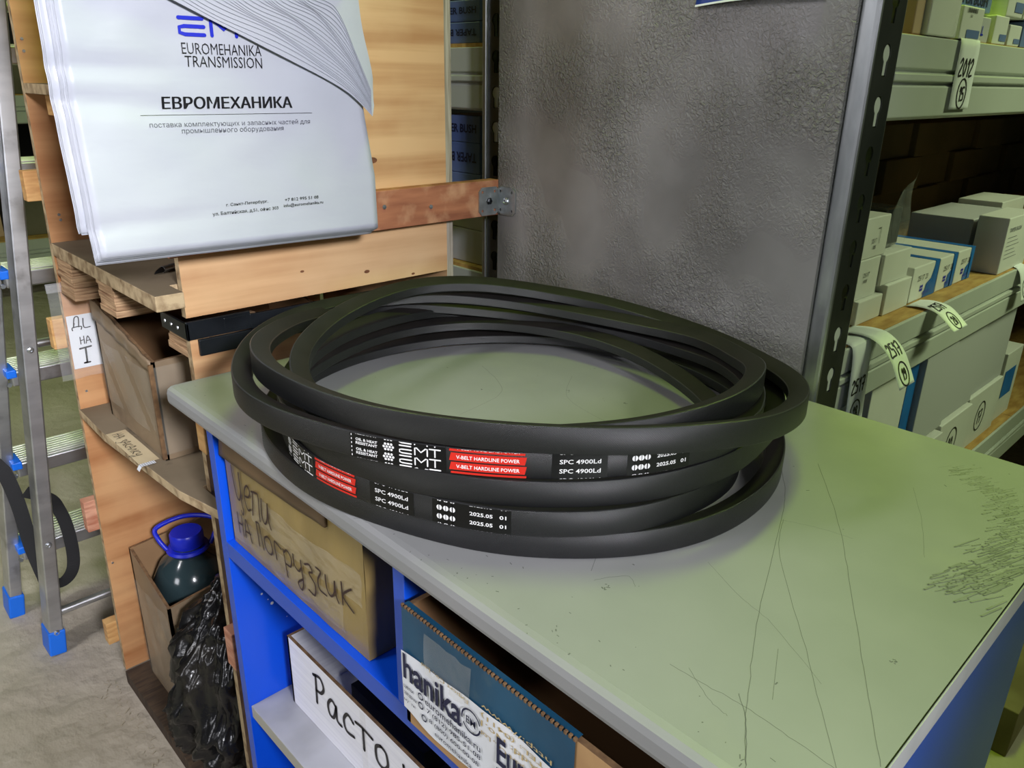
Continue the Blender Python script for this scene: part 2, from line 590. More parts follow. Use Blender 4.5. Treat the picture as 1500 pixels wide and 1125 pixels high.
# marker handwriting: strokes on a unit cell (x 0..1, y 0..1)
HAND = {
    'Ц': ([[(0.05, 1.0), (0.08, 0.45), (0.2, 0.12), (0.42, 0.1), (0.58, 0.4), (0.62, 0.95)], [(0.6, 0.95), (0.6, 0.1), (0.72, -0.12), (0.62, -0.28), (0.5, -0.2)]], 0.85),
    'е': ([[(0.05, 0.35), (0.4, 0.42), (0.5, 0.62), (0.3, 0.72), (0.08, 0.5), (0.08, 0.2), (0.3, 0.02), (0.55, 0.12)]], 0.65),
    'п': ([[(0.05, 0.0), (0.1, 0.66)], [(0.0, 0.64), (0.3, 0.7), (0.55, 0.66), (0.6, 0.0)]], 0.75),
    'и': ([[(0.05, 0.68), (0.05, 0.2), (0.2, 0.02), (0.42, 0.25), (0.5, 0.68)], [(0.5, 0.68), (0.52, 0.2), (0.62, 0.0)]], 0.75),
    'Н': ([[(0.05, 0.9), (0.05, 0.0)], [(0.05, 0.45), (0.5, 0.5)], [(0.52, 0.95), (0.5, 0.0)]], 0.7),
    'А': ([[(0.0, 0.0), (0.3, 0.9), (0.62, 0.0)], [(0.1, 0.32), (0.6, 0.36)]], 0.75),
    'П': ([[(0.05, 0.0), (0.1, 0.95)], [(0.1, 0.95), (0.32, 0.9), (0.35, 0.0)]], 0.5),
    'о': ([[(0.3, 0.68), (0.08, 0.5), (0.1, 0.1), (0.35, 0.02), (0.55, 0.25), (0.5, 0.6), (0.3, 0.68)]], 0.68),
    'г': ([[(0.1, 0.0), (0.1, 0.62), (0.25, 0.68), (0.55, 0.6)]], 0.6),
    'р': ([[(0.1, 0.62), (0.12, -0.4)], [(0.1, 0.5), (0.35, 0.7), (0.58, 0.5), (0.45, 0.15), (0.14, 0.1)]], 0.68),
    'у': ([[(0.05, 0.68), (0.08, 0.3), (0.3, 0.2), (0.48, 0.4)], [(0.5, 0.68), (0.5, -0.1), (0.3, -0.5), (0.15, -0.3), (0.5, 0.0)]], 0.68),
    'з': ([[(0.05, 0.6), (0.3, 0.7), (0.45, 0.52), (0.25, 0.38), (0.5, 0.1), (0.4, -0.35), (0.1, -0.3)]], 0.58),
    'ч': ([[(0.1, 0.75), (0.35, 0.7), (0.15, 0.35), (0.15, 0.0), (0.5, -0.05)]], 0.55),
    'к': ([[(0.08, 0.75), (0.08, 0.0)], [(0.55, 0.75), (0.12, 0.32), (0.6, 0.0)]], 0.7),
    'Р': ([[(0.12, 0.95), (0.08, 0.0)], [(0.0, 0.9), (0.35, 1.0), (0.5, 0.75), (0.35, 0.5), (0.1, 0.45)]], 0.62),
    'а': ([[(0.45, 0.5), (0.25, 0.62), (0.05, 0.35), (0.1, 0.05), (0.3, 0.08), (0.45, 0.5)], [(0.46, 0.55), (0.46, 0.1), (0.66, 0.05)]], 0.75),
    'с': ([[(0.5, 0.55), (0.25, 0.66), (0.05, 0.35), (0.15, 0.05), (0.5, 0.1)]], 0.62),
    'т': ([[(0.0, 0.66), (0.3, 0.7), (0.72, 0.66)], [(0.32, 0.66), (0.32, 0.0)]], 0.78),
    'Ч': ([[(0.05, 0.75), (0.12, 0.62), (0.5, 0.75)], [(0.3, 0.68), (0.1, 0.3), (0.2, 0.0), (0.5, 0.05)]], 0.65),
    'К': ([[(0.08, 0.75), (0.05, 0.0)], [(0.5, 0.6), (0.08, 0.28), (0.45, 0.12), (0.72, 0.1)]], 0.72),
    'Д': ([[(0.12, 0.15), (0.3, 0.95), (0.62, 0.95), (0.55, 0.15)], [(0.0, -0.1), (0.05, 0.15), (0.75, 0.15), (0.72, -0.1)], [(0.12, 0.15), (0.22, 0.5)]], 0.9),
    'Т': ([[(0.0, 0.95), (0.7, 1.0)], [(0.35, 0.95), (0.32, 0.0)], [(0.15, 0.0), (0.5, 0.0)]], 0.85),
    'в': ([[(0.1, 0.8), (0.08, 0.05), (0.6, 0.0)]], 0.65),
    'л': ([[(0.0, 0.0), (0.28, 0.68), (0.5, 0.0)]], 0.65),
    'ф': ([[(0.35, 0.95), (0.35, -0.3)], [(0.35, 0.6), (0.05, 0.5), (0.05, 0.15), (0.35, 0.1), (0.65, 0.2), (0.65, 0.55), (0.35, 0.6)]], 0.8),
    'С': ([[(0.6, 0.8), (0.3, 0.95), (0.05, 0.5), (0.25, 0.05), (0.6, 0.15)]], 0.75),
    '0': ([[(0.3, 0.95), (0.08, 0.5), (0.3, 0.02), (0.5, 0.5), (0.3, 0.95)]], 0.68),
    '1': ([[(0.1, 0.7), (0.28, 0.95), (0.26, 0.0)]], 0.48),
    '2': ([[(0.08, 0.75), (0.3, 0.97), (0.48, 0.7), (0.08, 0.05), (0.56, 0.04)]], 0.68),
    '5': ([[(0.5, 0.95), (0.12, 0.93), (0.12, 0.55), (0.42, 0.5), (0.42, 0.1), (0.08, 0.04)]], 0.64),
    '7': ([[(0.08, 0.9), (0.52, 0.95), (0.3, 0.0)], [(0.12, 0.45), (0.52, 0.5)]], 0.64),
    '8': ([[(0.3, 0.52), (0.1, 0.75), (0.3, 0.97), (0.48, 0.75), (0.08, 0.2), (0.3, 0.02), (0.52, 0.22), (0.3, 0.52)]], 0.64),
    '9': ([[(0.46, 0.75), (0.25, 0.95), (0.08, 0.7), (0.25, 0.52), (0.46, 0.7), (0.4, 0.2), (0.15, 0.02)]], 0.62),
    ' ': ([], 0.45),
}


def hand2d(s, u0, v0, h, w, aspect=1.0, slope=0.0, grow=0.0):
    """handwritten string from (u0,v0), cap height h, pen width w"""
    vs, fs = [], []
    u = u0
    for i, ch in enumerate(s):
        strokes, adv = HAND[ch]
        hh = h * (1 + grow * i)
        for st in strokes:
            ln = smooth_line([(u + x * hh * aspect, v0 + (u - u0) * slope + y * hh) for x, y in st], 6) if len(st) > 2 else [(u + x * hh * aspect, v0 + (u - u0) * slope + y * hh) for x, y in st]
            a, f = ribbon2d(ln, w)
            b = len(vs)
            vs += a
            fs += [tuple(b + k for k in q) for q in f]
        u += adv * hh * aspect
    return vs, fs


def on_face_nx(x, y0, z0):      # face looking along -X, u runs to the viewer's right
    return lambda u, v: (x, y0 - u, z0 + v)


def on_face_ny(y, x0, z0):
    return lambda u, v: (x0 + u, y, z0 + v)


def decal(name, pieces, fn, material, parent):
    mb = MB()
    for vs, fs in pieces:
        mb.add([fn(u, v) for u, v in vs], fs)
    return mb.build(name, material, parent, fix=False)

# ================================================================== the setting
structure(MB().grid(lambda u, v: (-3.2 + 8.0 * u, -3.2 + 9.6 * v, 0.0), 60, 60).build('floor', 'floor'))
structure(MB().box(-3.2, 4.8, -3.2, 6.4, 2.95, 3.0).build('ceiling', 'wall'))
structure(MB().box(-3.2, 4.8, 6.35, 6.4, 0, 2.95).build('wall_back', 'wall'))
structure(MB().box(-3.2, 4.8, -3.2, -3.15, 0, 2.95).build('wall_front', 'wall'))
structure(MB().box(-3.2, -3.15, -3.15, 6.35, 0, 2.95).build('wall_left', 'wall'))
structure(MB().box(4.75, 4.8, -3.15, 6.35, 0, 2.95).build('wall_right', 'wall'))

# wood crumbs swept against the plywood unit
mb = MB()
for k in range(110):
    t = random.random()
    x = 0.285 - abs(random.gauss(0, 0.020))
    y = 1.40 - 0.42 * t
    s = random.uniform(0.0005, 0.0014)
    a = random.uniform(0, math.pi)
    l = random.uniform(1, 5) * s
    mb.bar((x - l * math.cos(a), y - l * math.sin(a), s), (x + l * math.cos(a), y + l * math.sin(a), s * 1.3), s, s)
o = mb.build('wood_debris', 'debris')
tag(o, 'pale wood shavings swept along the foot of the plywood shelving', 'debris', kind='stuff')

# ================================================================== worktop and cabinet
TOP = 0.76
wt = thing('worktop', (0.56, 0.487, 0.738), 'grey laminate worktop carrying the coiled black belts', 'worktop')
mb = MB()
prof = [(0.30, 0.738), (0.296, 0.7395), (0.295, 0.743), (0.295, 0.752), (0.2965, 0.7568), (0.3005, 0.7594), (0.306, 0.76),
        (0.826, 0.76), (0.826, 0.738)]
n = len(prof)
mb.add([(x, 0.0872, z) for x, z in prof] + [(x, 0.888, z) for x, z in prof], [list(range(n)), list(range(n, 2 * n))[::-1]], 1)
for i in range(n):
    j = (i + 1) % n
    mb.add([(prof[i][0], 0.0872, prof[i][1]), (prof[j][0], 0.0872, prof[j][1]), (prof[j][0], 0.888, prof[j][1]), (prof[i][0], 0.888, prof[i][1])], [(0, 1, 2, 3)], 0)
mb.build('slab', ['laminate', 'laminate_edge'], wt, smooth=True)
MB().box(0.298, 0.826, 0.0858, 0.0870, 0.7385, 0.7590).build('edge_band', 'laminate_edge', wt)
MB().box(0.300, 0.826, 0.0866, 0.0874, 0.7594, 0.76005).build('edge_seam', 'print_black', wt)


def top_pt(u, v):
    return (u, v, TOP + 0.0002)


scr = []
for line, w in (
        ([(.645, .30), (.60, .272), (.539, .245), (.432, .201), (.36, .166), (.338, .155), (.31, .138)], .0006),
        ([(.68, .281), (.60, .225), (.533, .185), (.432, .128), (.364, .089)], .0006),
        ([(.56, .252), (.508, .227), (.423, .162), (.346, .105)], .0005),
        ([(.346, .213), (.347, .19), (.349, .162), (.347, .13), (.345, .106)], .0005),
        ([(.352, .203), (.339, .18), (.335, .165)], .0004),
        ([(.356, .17), (.34, .156), (.312, .139)], .0007),
        ([(.41, .174), (.366, .154)], .0004),
        ([(.559, .252), (.57, .225), (.575, .199)], .0003),
        ([(.42, .332), (.385, .312)], .0005),
        ([(.378, .303), (.40, .29), (.394, .278)], .0004),
        ([(.46, .26), (.44, .22), (.43, .19), (.40, .14)], .0003),
        ([(.70, .20), (.64, .17), (.59, .15)], .0003),
        ([(.62, .70), (.58, .62), (.50, .60)], .0004),
        ([(.45, .70), (.47, .62), (.50, .50), (.55, .42)], .0003),
        ([(.68, .60), (.62, .55), (.60, .45)], .0003)):
    wob = [(x + random.gauss(0, .00022), y + random.gauss(0, .00022)) for x, y in smooth_line(line, 8)]
    scr.append(ribbon2d(wob, w * .7, False))
for k in range(130):
    x = random.uniform(.30, .80)
    y = random.uniform(.10, .87)
    if random.random() < .55:
        x = .297 + abs(random.gauss(0, .028))
    a = random.uniform(0, 6.28)
    l = random.uniform(.0006, .0035)
    scr.append(ribbon2d([(x, y), (x + l * math.cos(a), y + l * math.sin(a))], random.uniform(.0004, .0010), False))
for cx, cy, r in ((.378, .292, .004), (.453, .118, .0028), (.64, .57, .002), (.66, .50, .003), (.565, .64, .002)):
    for k in range(7):
        a = random.uniform(0, 6.28)
        q = r * random.random()
        scr.append(ribbon2d([(cx + q * math.cos(a), cy + q * math.sin(a)), (cx + r * math.cos(a + .5) * .8, cy + r * math.sin(a + .5) * .8)], .0008, False))
decal('scratches', scr, top_pt, 'scratch', wt)['kind'] = 'stuff'
sm = []
arc = smooth_line([(.765, .186), (.748, .157), (.717, .135), (.679, .118), (.652, .113), (.615, .111), (.584, .116), (.556, .128)], 14)
for x, y in arc:
    for k in range(4):
        l = random.uniform(.004, .016)
        dx, dy = random.gauss(0, .006), random.gauss(0, .008)
        sm.append(ribbon2d([(x + dx, y + dy), (x + dx + l * .9, y + dy - l * .45)], random.uniform(.0003, .0016), True))
for k in range(90):
    x, y = random.gauss(.60, .024), random.gauss(.112, .012)
    if y < .094:
        continue
    l = random.uniform(.008, .030)
    sm.append(ribbon2d([(x, y), (x + l * .95, y - l * .3)], random.uniform(.0004, .0018), True))
mb = MB()
for k, (vs, fs) in enumerate(sm):
    mb.add([(u, max(v, .0885), TOP + .00006 + k * .0000008) for u, v in vs], fs)
o = mb.build('smudges', 'smudge', wt, fix=False)
o['kind'] = 'stuff'

cb = thing('cabinet', (0.555, 0.46, 0.0), 'bright blue open-fronted cabinet under the grey worktop', 'cabinet')
bl = ['blue', 'blue_edge']


def panel_x(mb, x0, x1, y0, y1, z0, z1):
    """blue box whose -X face is the paler edge band"""
    k = len(mb.m)
    mb.box(x0, x1, y0, y1, z0, z1)
    mb.m[k] = 1
    return mb


panel_x(MB(), .31, .80, .808, .824, 0, .738).build('side_panel', bl, cb, bevel=.0008)
panel_x(MB(), .31, .80, .100, .116, 0, .738).build('side_panel', bl, cb, bevel=.0008)
panel_x(MB(), .31, .795, .446, .462, .582, .738).build('divider', bl, cb, bevel=.0008)
panel_x(MB(), .31, .795, .116, .808, .560, .582).build('shelf', bl, cb, bevel=.0008)
sh = panel_x(MB(), .313, .795, .116, .808, .311, .330).build('shelf', ['shelf_grey', 'shelf_edge'], cb, bevel=.0008)
sh['label'] = 'grey laminate lower shelf'
MB().box(.795, .80, .116, .808, 0.0, .738).build('back_panel', 'blue', cb)
panel_x(MB(), .335, .795, .116, .808, .07, .088).build('bottom_panel', bl, cb)
MB().box(.345, .36, .116, .808, 0, .07).build('plinth', 'blue', cb)
pc = []
for y, z, r in ((.805, .49, .0016), (.805, .47, .0024), (.805, .478, .0009), (.805, .44, .0008)):
    pc.append(disc2d(.345 + (.49 - z) * .6, z, r, 7))
decal('paint_chip', pc, lambda u, v: (u, .8078, v), 'chip', cb)


# ================================================================== cartons in the cabinet
def open_box(root, x0, x1, y0, y1, z0, z1, t, outer, inner, edge, tops=None):
    """four separate walls and a floor; tops: z of the rim at the corners (x0y1, x0y0, x1y0, x1y1)"""
    a, b, c, d = tops or (z1, z1, z1, z1)

    def wall(p0, p1, h0, h1, nrm):
        nx, ny = nrm
        mb = MB()
        N = 8
        vs = []
        for i in range(N + 1):
            s = i / N
            x = p0[0] + (p1[0] - p0[0]) * s
            y = p0[1] + (p1[1] - p0[1]) * s
            h = h0 + (h1 - h0) * s
            vs += [(x, y, z0), (x, y, h), (x - nx * t, y - ny * t, z0), (x - nx * t, y - ny * t, h)]
        for i in range(N):
            k = 4 * i
            mb.f.append([k, k + 4, k + 5, k + 1])
            mb.m.append(0)
            mb.f.append([k + 2, k + 3, k + 7, k + 6])
            mb.m.append(1)
            mb.f.append([k + 1, k + 5, k + 7, k + 3])
            mb.m.append(2)
        mb.f.append([0, 1, 3, 2])
        mb.m.append(2)
        k = 4 * N
        mb.f.append([k, k + 2, k + 3, k + 1])
        mb.m.append(2)
        mb.v = vs
        return mb
    mats = [outer, inner, edge]
    w = []
    w.append(wall((x0, y1), (x0, y0), a, b, (-1, 0)).build('wall', mats, root, fix=False))
    w.append(wall((x0, y0), (x1, y0), b, c, (0, -1)).build('wall', mats, root, fix=False))
    w.append(wall((x1, y0), (x1, y1), c, d, (1, 0)).build('wall', mats, root, fix=False))
    w.append(wall((x1, y1), (x0, y1), d, a, (0, 1)).build('wall', mats, root, fix=False))
    MB().box(x0 + t, x1 - t, y0 + t, y1 - t, z0, z0 + t).build('base', inner, root)
    return w


# taped brown carton with handwriting
tb = thing('carton', (.42, .66, .5825), 'brown taped carton handwritten for chains, on the blue upper shelf', 'box')


def tan_front(u, v):
    y = .802 - .282 * u
    z = .5828 + .136 * v
    return (.3185 - .004 * math.sin(math.pi * u) * math.sin(math.pi * v) + .0012 * noise.noise((u * 6, v * 4, 3)), y, z)


mb = MB()
mb.grid(tan_front, 24, 12)
mb.grid(lambda u, v: (.3185 + .2 * u, .520 + .0015 * math.sin(7 * v), .5828 + .136 * v), 8, 6)
mb.grid(lambda u, v: (.3185 + .2 * u, .802, .5828 + .136 * v), 2, 2)
mb.grid(lambda u, v: (.5185, .802 - .282 * u, .5828 + .136 * v), 2, 2)
mb.grid(lambda u, v: (.3185 + .2 * u, .802 - .282 * v, .7188), 2, 2)
mb.grid(lambda u, v: (.3185 + .2 * u, .802 - .282 * v, .5828), 2, 2)
mb.build('body', 'card_taped', tb, smooth=True)
mb = MB()
mb.grid(lambda u, v: (tan_front(u, 1)[0] - .0022 - .003 * (1 - v) * (.4 + .6 * math.sin(3 * u + .5)), .803 - .225 * u, .7190 - .021 * (1 - v) * (1 - .3 * u)), 20, 3)
mb.build('flap', 'card_dark', tb, smooth=True, thick=.003)
mb = MB()
for z0, z1, y0, y1 in ((.590, .628, .80, .56), (.640, .676, .74, .525)):
    mb.grid(lambda u, v: (tan_front((.802 - (y0 + (y1 - y0) * u)) / .282, (z0 + (z1 - z0) * v - .5828) / .136)[0] - .0006 - .0006 * math.sin(31 * u + 7 * v), y0 + (y1 - y0) * u, z0 + (z1 - z0) * v + .002 * math.sin(9 * u)), 30, 4)
mb.build('tape', 'tape_thin', tb, smooth=True)


def tan_map(u, v):
    p = tan_front(u / .282, v / .136)
    return (p[0] - .0016, p[1], p[2])


decal('handwriting', [hand2d('Цепи', .020, .066, .043, .0024, .74, .03), hand2d('НА', .020, .022, .030, .0024, .85, .07), hand2d('Погрузчик', .072, .029, .034, .0024, 1.0, .10)], tan_map, 'marker_brown', tb)

# white corrugated tray
wb = thing('carton', (.49, .60, .3305), 'white corrugated tray with large black handwriting on the grey shelf', 'box')
open_box(wb, .358, .62, .40, .778, .3305, .437, .004, 'card_white', 'card_white', 'card_edge', (.4365, .4345, .437, .437))
mb = MB()
mb.box(.40, .60, .55, .70, .345, .385).box(.38, .58, .43, .53, .345, .375)
mb.build('contents', 'print_black', wb)
for piece in (hand2d('Расто', .063, .044, .046, .0046, 1.02, .035), hand2d('ЧКА', .247, .051, .046, .0046, 1.0, .02)):
    decal('handwriting', [piece], on_face_nx(.3573, .778, .3305), 'marker', wb)
mb = MB()
mb.grid(lambda u, v: (.3574, .60 + .012 * u, .335 + .098 * v), 1, 1)
mb.build('tape', 'tape', wb)

# teal carton with the white sticker
tcn = thing('carton', (.45, .28, .5825), 'teal and kraft carton with a torn white sticker, beside the blue divider', 'box')
ws = open_box(tcn, .302, .60, .125, .4375, .5825, .702, .005, 'kraft', 'card_inside', 'card_edge')
mb = MB()
mb.grid(lambda u, v: (.3008 - .0012 * math.sin(9 * u) ** 2 * .6, .4378 - .190 * u, .640 + .0628 * v), 20, 6)
mb.grid(lambda u, v: (.3008 + .0075 * v, .4378 - .190 * u, .7028), 20, 1)
mb.build('printed_band', 'teal', tcn, smooth=True)
mb = MB()
for k in range(46):
    y = .4365 - .188 * k / 45
    mb.box(.3000, .3026, y - .0013, y + .0013, .7015, .7046)
mb.build('torn_edge', 'card_edge', tcn, bevel=.0006)
mb = MB()
mb.grid(lambda u, v: (.2996 - .0010 * math.sin(14 * u + 2 * v) ** 2, .4378 - .26 * u, .5990 + .0 * u + (.0700 - .02 * abs(u - .5)) * v * (1.0) - .006 * (1 - v) * math.sin(8 * u) ** 2), 30, 6)
st = mb.build('sticker', 'paper', tcn, smooth=True)
fx = on_face_nx(.2978, .4375, .5990)
dn = []
dn.append(text_fit('hanika', .003, .078, .034, .060, .02))
dn.append(text_fit('Euro', .118, .160, .030, .056, .02))
dn.append(text_fit('M', .163, .186, .030, .055, .02))
dn.append(text_fit('euromehanika.ru', .032, .100, .0255, .0325, .006))
dn.append(text_fit('7 (812) 985-51-08', .034, .100, .0165, .0225, .006))
dn.append(text_fit('8 (800) 600-00-08', .037, .098, .0085, .0140, .004))
dn.append(text_fit('euromehanika.ru', .044, .098, .0010, .0060, .0))
dn.append(text_fit('Ремни · Подшипники', .118, .186, .0210, .0265, .004))
dn.append(text_fit('Звездочки', .118, .156, .0130, .0185, .004))
dn.append(text_fit('EM', .0835, .0945, .0445, .0515, .01))
for a0, a1 in ((R_(20), R_(190)), (R_(215), R_(350))):
    dn.append(ribbon2d([(.0892 + .0105 * math.cos(a0 + (a1 - a0) * k / 14), .0482 + .0105 * math.sin(a0 + (a1 - a0) * k / 14)) for k in range(15)], .0016))
for q, w in (((.026, .029), .003), ((.026, .0195), .003), ((.030, .009), .003)):
    dn.append(ribbon2d([(q[0] + w * math.cos(k * .55), q[1] + w * math.sin(k * .55)) for k in range(12)], .0012))
dn.append(text_fit('цепи', .003, .016, .0235, .0275))
dn.append(text_fit('звездочки', .003, .020, .0165, .0205))
dn.append(text_fit('муфты', .003, .018, .0095, .0135))
decal('sticker_lettering', dn, fx, 'print_navy', st)
gd = []
for k, s in enumerate(('http://www', 'TEL: (0411)', 'Add: No.1', 'Export Co., Ltd')):
    gd.append(text_fit(s, .100, .172 - .006 * k, .0815 - .0085 * k, .0870 - .0085 * k, .004, flip=True))
gd.append(text_fit('Export Co., Ltd', .028, .085, .0735, .0785, 0, flip=True))
decal('band_lettering', gd, on_face_nx(.2984, .4375, .5870), 'print_gold', tcn)
MB().grid(lambda u, v: (.2985 - .0012 * math.sin(20 * u + 3 * v), .405 - .055 * u, .655 + .040 * v), 6, 6).build('tape', 'tape', tcn, smooth=True)

# ================================================================== belts
CX, CY = .525, .535
TURN = {
    'L1': [(172, .268, .0905), (162, .275, .0905), (152, .277, .090), (143, .278, .090), (131, .284, .089), (120, .290, .088), (110, .292, .089), (99, .285, .090)],
    'B1': [(82, .268, .0895), (73, .262, .089), (59, .252, .0835), (38, .247, .0725), (26, .245, .068), (6, .246, .0655)],
    'R2': [(-16, .248, .0715), (-35, .240, .0775), (-43, .237, .084), (-50, .236, .090), (-57, .237, .096), (-64, .238, .100)],
    'F0': [(-75, .237, .1015), (-84, .236, .1025), (-95, .234, .1035), (-103, .231, .1025), (-120, .222, .100), (-140, .215, .096), (-160, .215, .091), (-175, .219, .0875)],
    'L3': [(172, .224, .087), (164, .226, .089), (148, .2245, .0925), (133, .224, .0945), (120, .225, .098), (106, .227, .1025), (93, .233, .1055)],
    'B0': [(82, .241, .107), (72, .242, .107), (60, .243, .104), (48, .247, .097), (37, .254, .089), (21, .261, .0805), (9, .267, .073)],
    'R1': [(-10, .271, .067), (-34, .269, .069), (-43, .273, .073), (-52, .277, .077), (-58, .278, .080), (-63, .278, .082), (-69, .277, .086)],
    'F1': [(-75, .2755, .090), (-82, .274, .095), (-89, .2745, .100), (-94, .275, .105), (-100, .272, .1085), (-107, .267, .111), (-121, .253, .112), (-134, .244, .112), (-147, .241, .112), (-159, .242, .112), (-170, .244, .112)],
    'L2': [(179, .246, .1115), (171, .249, .111), (161, .256, .1105), (151, .2595, .1095), (140, .2595, .105), (129, .263, .098), (117, .271, .092), (105, .276, .085)],
    'B2': [(90, .282, .079), (81, .282, .0765), (73, .281, .0705), (61, .280, .0615), (37, .268, .0515), (23, .258, .0495), (-5, .248, .0500), (-23, .246, .0560)],
    'R3': [(-42, .242, .0625), (-54, .240, .068), (-67, .240, .076)],
    'F2': [(-78, .247, .082), (-88, .252, .0865), (-97, .252, .088), (-113, .247, .088), (-123, .2425, .088), (-133, .2395, .088), (-149, .238, .088), (-160, .242, .088), (-172, .249, .0885), (178, .260, .0895)],
    # lower belt
    'L5': [(167, .243, .022), (157, .250, .022), (147, .259, .0225), (130, .268, .028), (115, .266, .036)],
    'B4': [(101, .263, .0425), (82, .273, .0440), (64, .280, .0420), (53, .272, .0425), (35, .251, .0415), (18, .230, .0415), (-14, .210, .0350), (-47, .216, .0270), (-62, .222, .0275)],
    'F4': [(-78, .234, .0345), (-88, .244, .0410), (-98, .250, .0435), (-113, .255, .044), (-125, .251, .044), (-138, .246, .044), (-149, .238, .044), (-168, .235, .044), (180, .237, .044)],
    'L4': [(170, .238, .0445), (155, .238, .050), (135, .244, .058), (110, .252, .0645)],
    'B3': [(91, .258, .0665), (80, .266, .0665), (66, .292, .058), (45, .302, .046), (20, .300, .0445), (-5, .292, .0445), (-30, .278, .047), (-52, .264, .053), (-66, .254, .060)],
    'F3': [(-80, .251, .0655), (-88, .255, .066), (-99, .251, .066), (-107, .252, .066), (-123, .246, .066), (-133, .243, .066), (-149, .239, .066), (-165, .237, .066), (178, .236, .066)],
    'L6': [(165, .234, .064), (150, .238, .055), (135, .250, .040), (122, .266, .0265)],
    'B5': [(108, .276, .0222), (90, .279, .022), (65, .279, .022), (33, .277, .022), (0, .270, .022), (-30, .267, .022)],
    'F5': [(-57, .2645, .022), (-70, .2645, .022), (-82, .264, .022), (-92, .263, .022), (-102, .261, .022), (-114, .254, .022), (-125, .246, .022), (-137, .240, .022), (-150, .232, .022), (-167, .2295, .022), (179, .2365, .022)],
}


class Belt:
    def __init__(self, order):
        pts = []
        base = None
        self.seg = {}
        for k in order:
            first = True
            for th, r, z in TURN[k]:
                if base is None:
                    f = -th
                else:
                    f = -th
                    while f <= base + 1e-6:
                        f += 360
                if first:
                    self.seg[k] = f
                    first = False
                base = f
                pts.append((f, r, z))
        self.f0 = pts[0][0]
        self.total = 1080.0
        ext = [(f - self.total, r, z) for f, r, z in pts] + pts + [(f + self.total, r, z) for f, r, z in pts]
        # sample, then smooth periodically
        step = 1.5
        self.step = step
        N = int(self.total / step)
        raw = []
        j = 0
        for i in range(N):
            f = self.f0 + i * step
            while ext[j + 1][0] < f:
                j += 1
            a, b, c, d = ext[j - 1], ext[j], ext[j + 1], ext[j + 2]
            h = c[0] - b[0]
            t = (f - b[0]) / h
            out = []
            for q in (1, 2):
                m0 = (c[q] - a[q]) / (c[0] - a[0]) * h
                m1 = (d[q] - b[q]) / (d[0] - b[0]) * h
                out.append((2 * t ** 3 - 3 * t * t + 1) * b[q] + (t ** 3 - 2 * t * t + t) * m0 + (-2 * t ** 3 + 3 * t * t) * c[q] + (t ** 3 - t * t) * m1)
            raw.append(out)
        ker = [math.exp(-(k * step) ** 2 / (2 * 6.0 ** 2)) for k in range(-10, 11)]
        s = sum(ker)
        self.rz = [[sum(ker[k + 10] * raw[(i + k) % N][q] for k in range(-10, 11)) / s for q in (0, 1)] for i in range(N)]
        self.N = N

    def at(self, f):
        u = (f - self.f0) / self.step
        i = math.floor(u)
        t = u - i
        a, b = self.rz[i % self.N], self.rz[(i + 1) % self.N]
        r, z = a[0] + (b[0] - a[0]) * t, a[1] + (b[1] - a[1]) * t
        th = R_(-f)
        return Vector((CX + r * math.cos(th), CY + r * math.sin(th), TOP + .0004 + z))

    def frame(self, f):
        p = self.at(f)
        t = (self.at(f + 1.5) - self.at(f - 1.5)).normalized()      # runs clockwise seen from above
        n = Vector((-t.y, t.x, 0)).normalized()
        if n.dot(Vector((p.x - CX, p.y - CY, 0))) < 0:
            n = -n
        u = n.cross(t)
        if u.z < 0:
            u = -u
        return p, n, u

    def mesh(self, name):
        prof = [(-.0013, 0), (-.0003, -.0004), (0, -.0013), (0, -.0207), (-.0003, -.0216), (-.0013, -.022), (-.0172, -.0163), (-.018, -.0155), (-.018, -.0065), (-.0172, -.0057)]
        mb = MB()
        n = len(prof)
        for i in range(self.N):
            p, nn, u = self.frame(self.f0 + i * self.step)
            for d, h in prof:
                mb.v.append(tuple(p + nn * d + u * h))
        for i in range(self.N):
            i2 = (i + 1) % self.N
            for k in range(n):
                k2 = (k + 1) % n
                mb.f.append([i * n + k, i * n + k2, i2 * n + k2, i2 * n + k])
                mb.m.append(1 if k in (5, 9) else 0)
        o = mb.build(name, ['rubber', 'flank'], smooth=True, fix=False)
        uvl = o.data.uv_layers.new(name='weave')
        acr = [0]
        for (a, b), (c, d) in zip(prof, prof[1:] + prof[:1]):
            acr.append(acr[-1] + math.hypot(c - a, d - b))
        L = .25 * R_(self.step)
        for p in o.data.polygons:
            idx = [o.data.loops[li].vertex_index for li in p.loop_indices]
            ks = [q % n for q in idx]
            rs = [q // n for q in idx]
            for li, k, r in zip(p.loop_indices, ks, rs):
                if max(rs) - min(rs) > 1 and r == 0:
                    r = self.N
                kk = n if (k == 0 and n - 1 in ks) else k
                uvl.data[li].uv = (r * L, acr[kk])
        bm = bmesh.new()
        bm.from_mesh(o.data)
        bmesh.ops.recalc_face_normals(bm, faces=bm.faces)
        bm.to_mesh(o.data)
        bm.free()
        o.data.set_sharp_from_angle(angle=R_(38))
        return o

    def map(self, turn, dth=0.0, out=.0004):
        """(theta degrees, v metres from the middle of the face) -> point on the outer face"""
        f_ref = self.seg[turn]

        def fn(th, v):
            f = -th
            while f < f_ref - 40:
                f += 360
            p, n, u = self.frame(f)
            return tuple(p + n * out + u * (v - .011))
        return fn


bA = Belt(['L1', 'B1', 'R2', 'F0', 'L3', 'B0', 'R1', 'F1', 'L2', 'B2', 'R3', 'F2'])
bB = Belt(['L5', 'B4', 'F4', 'L4', 'B3', 'F3', 'L6', 'B5', 'F5'])
beltA = bA.mesh('v_belt')
tag(beltA, 'upper black coiled V-belt with white and red print across its front', 'belt', 'coiled V-belts on the worktop')
beltB = bB.mesh('v_belt')
tag(beltB, 'lower black coiled V-belt lying on the worktop beneath the other coil', 'belt', 'coiled V-belts on the worktop')

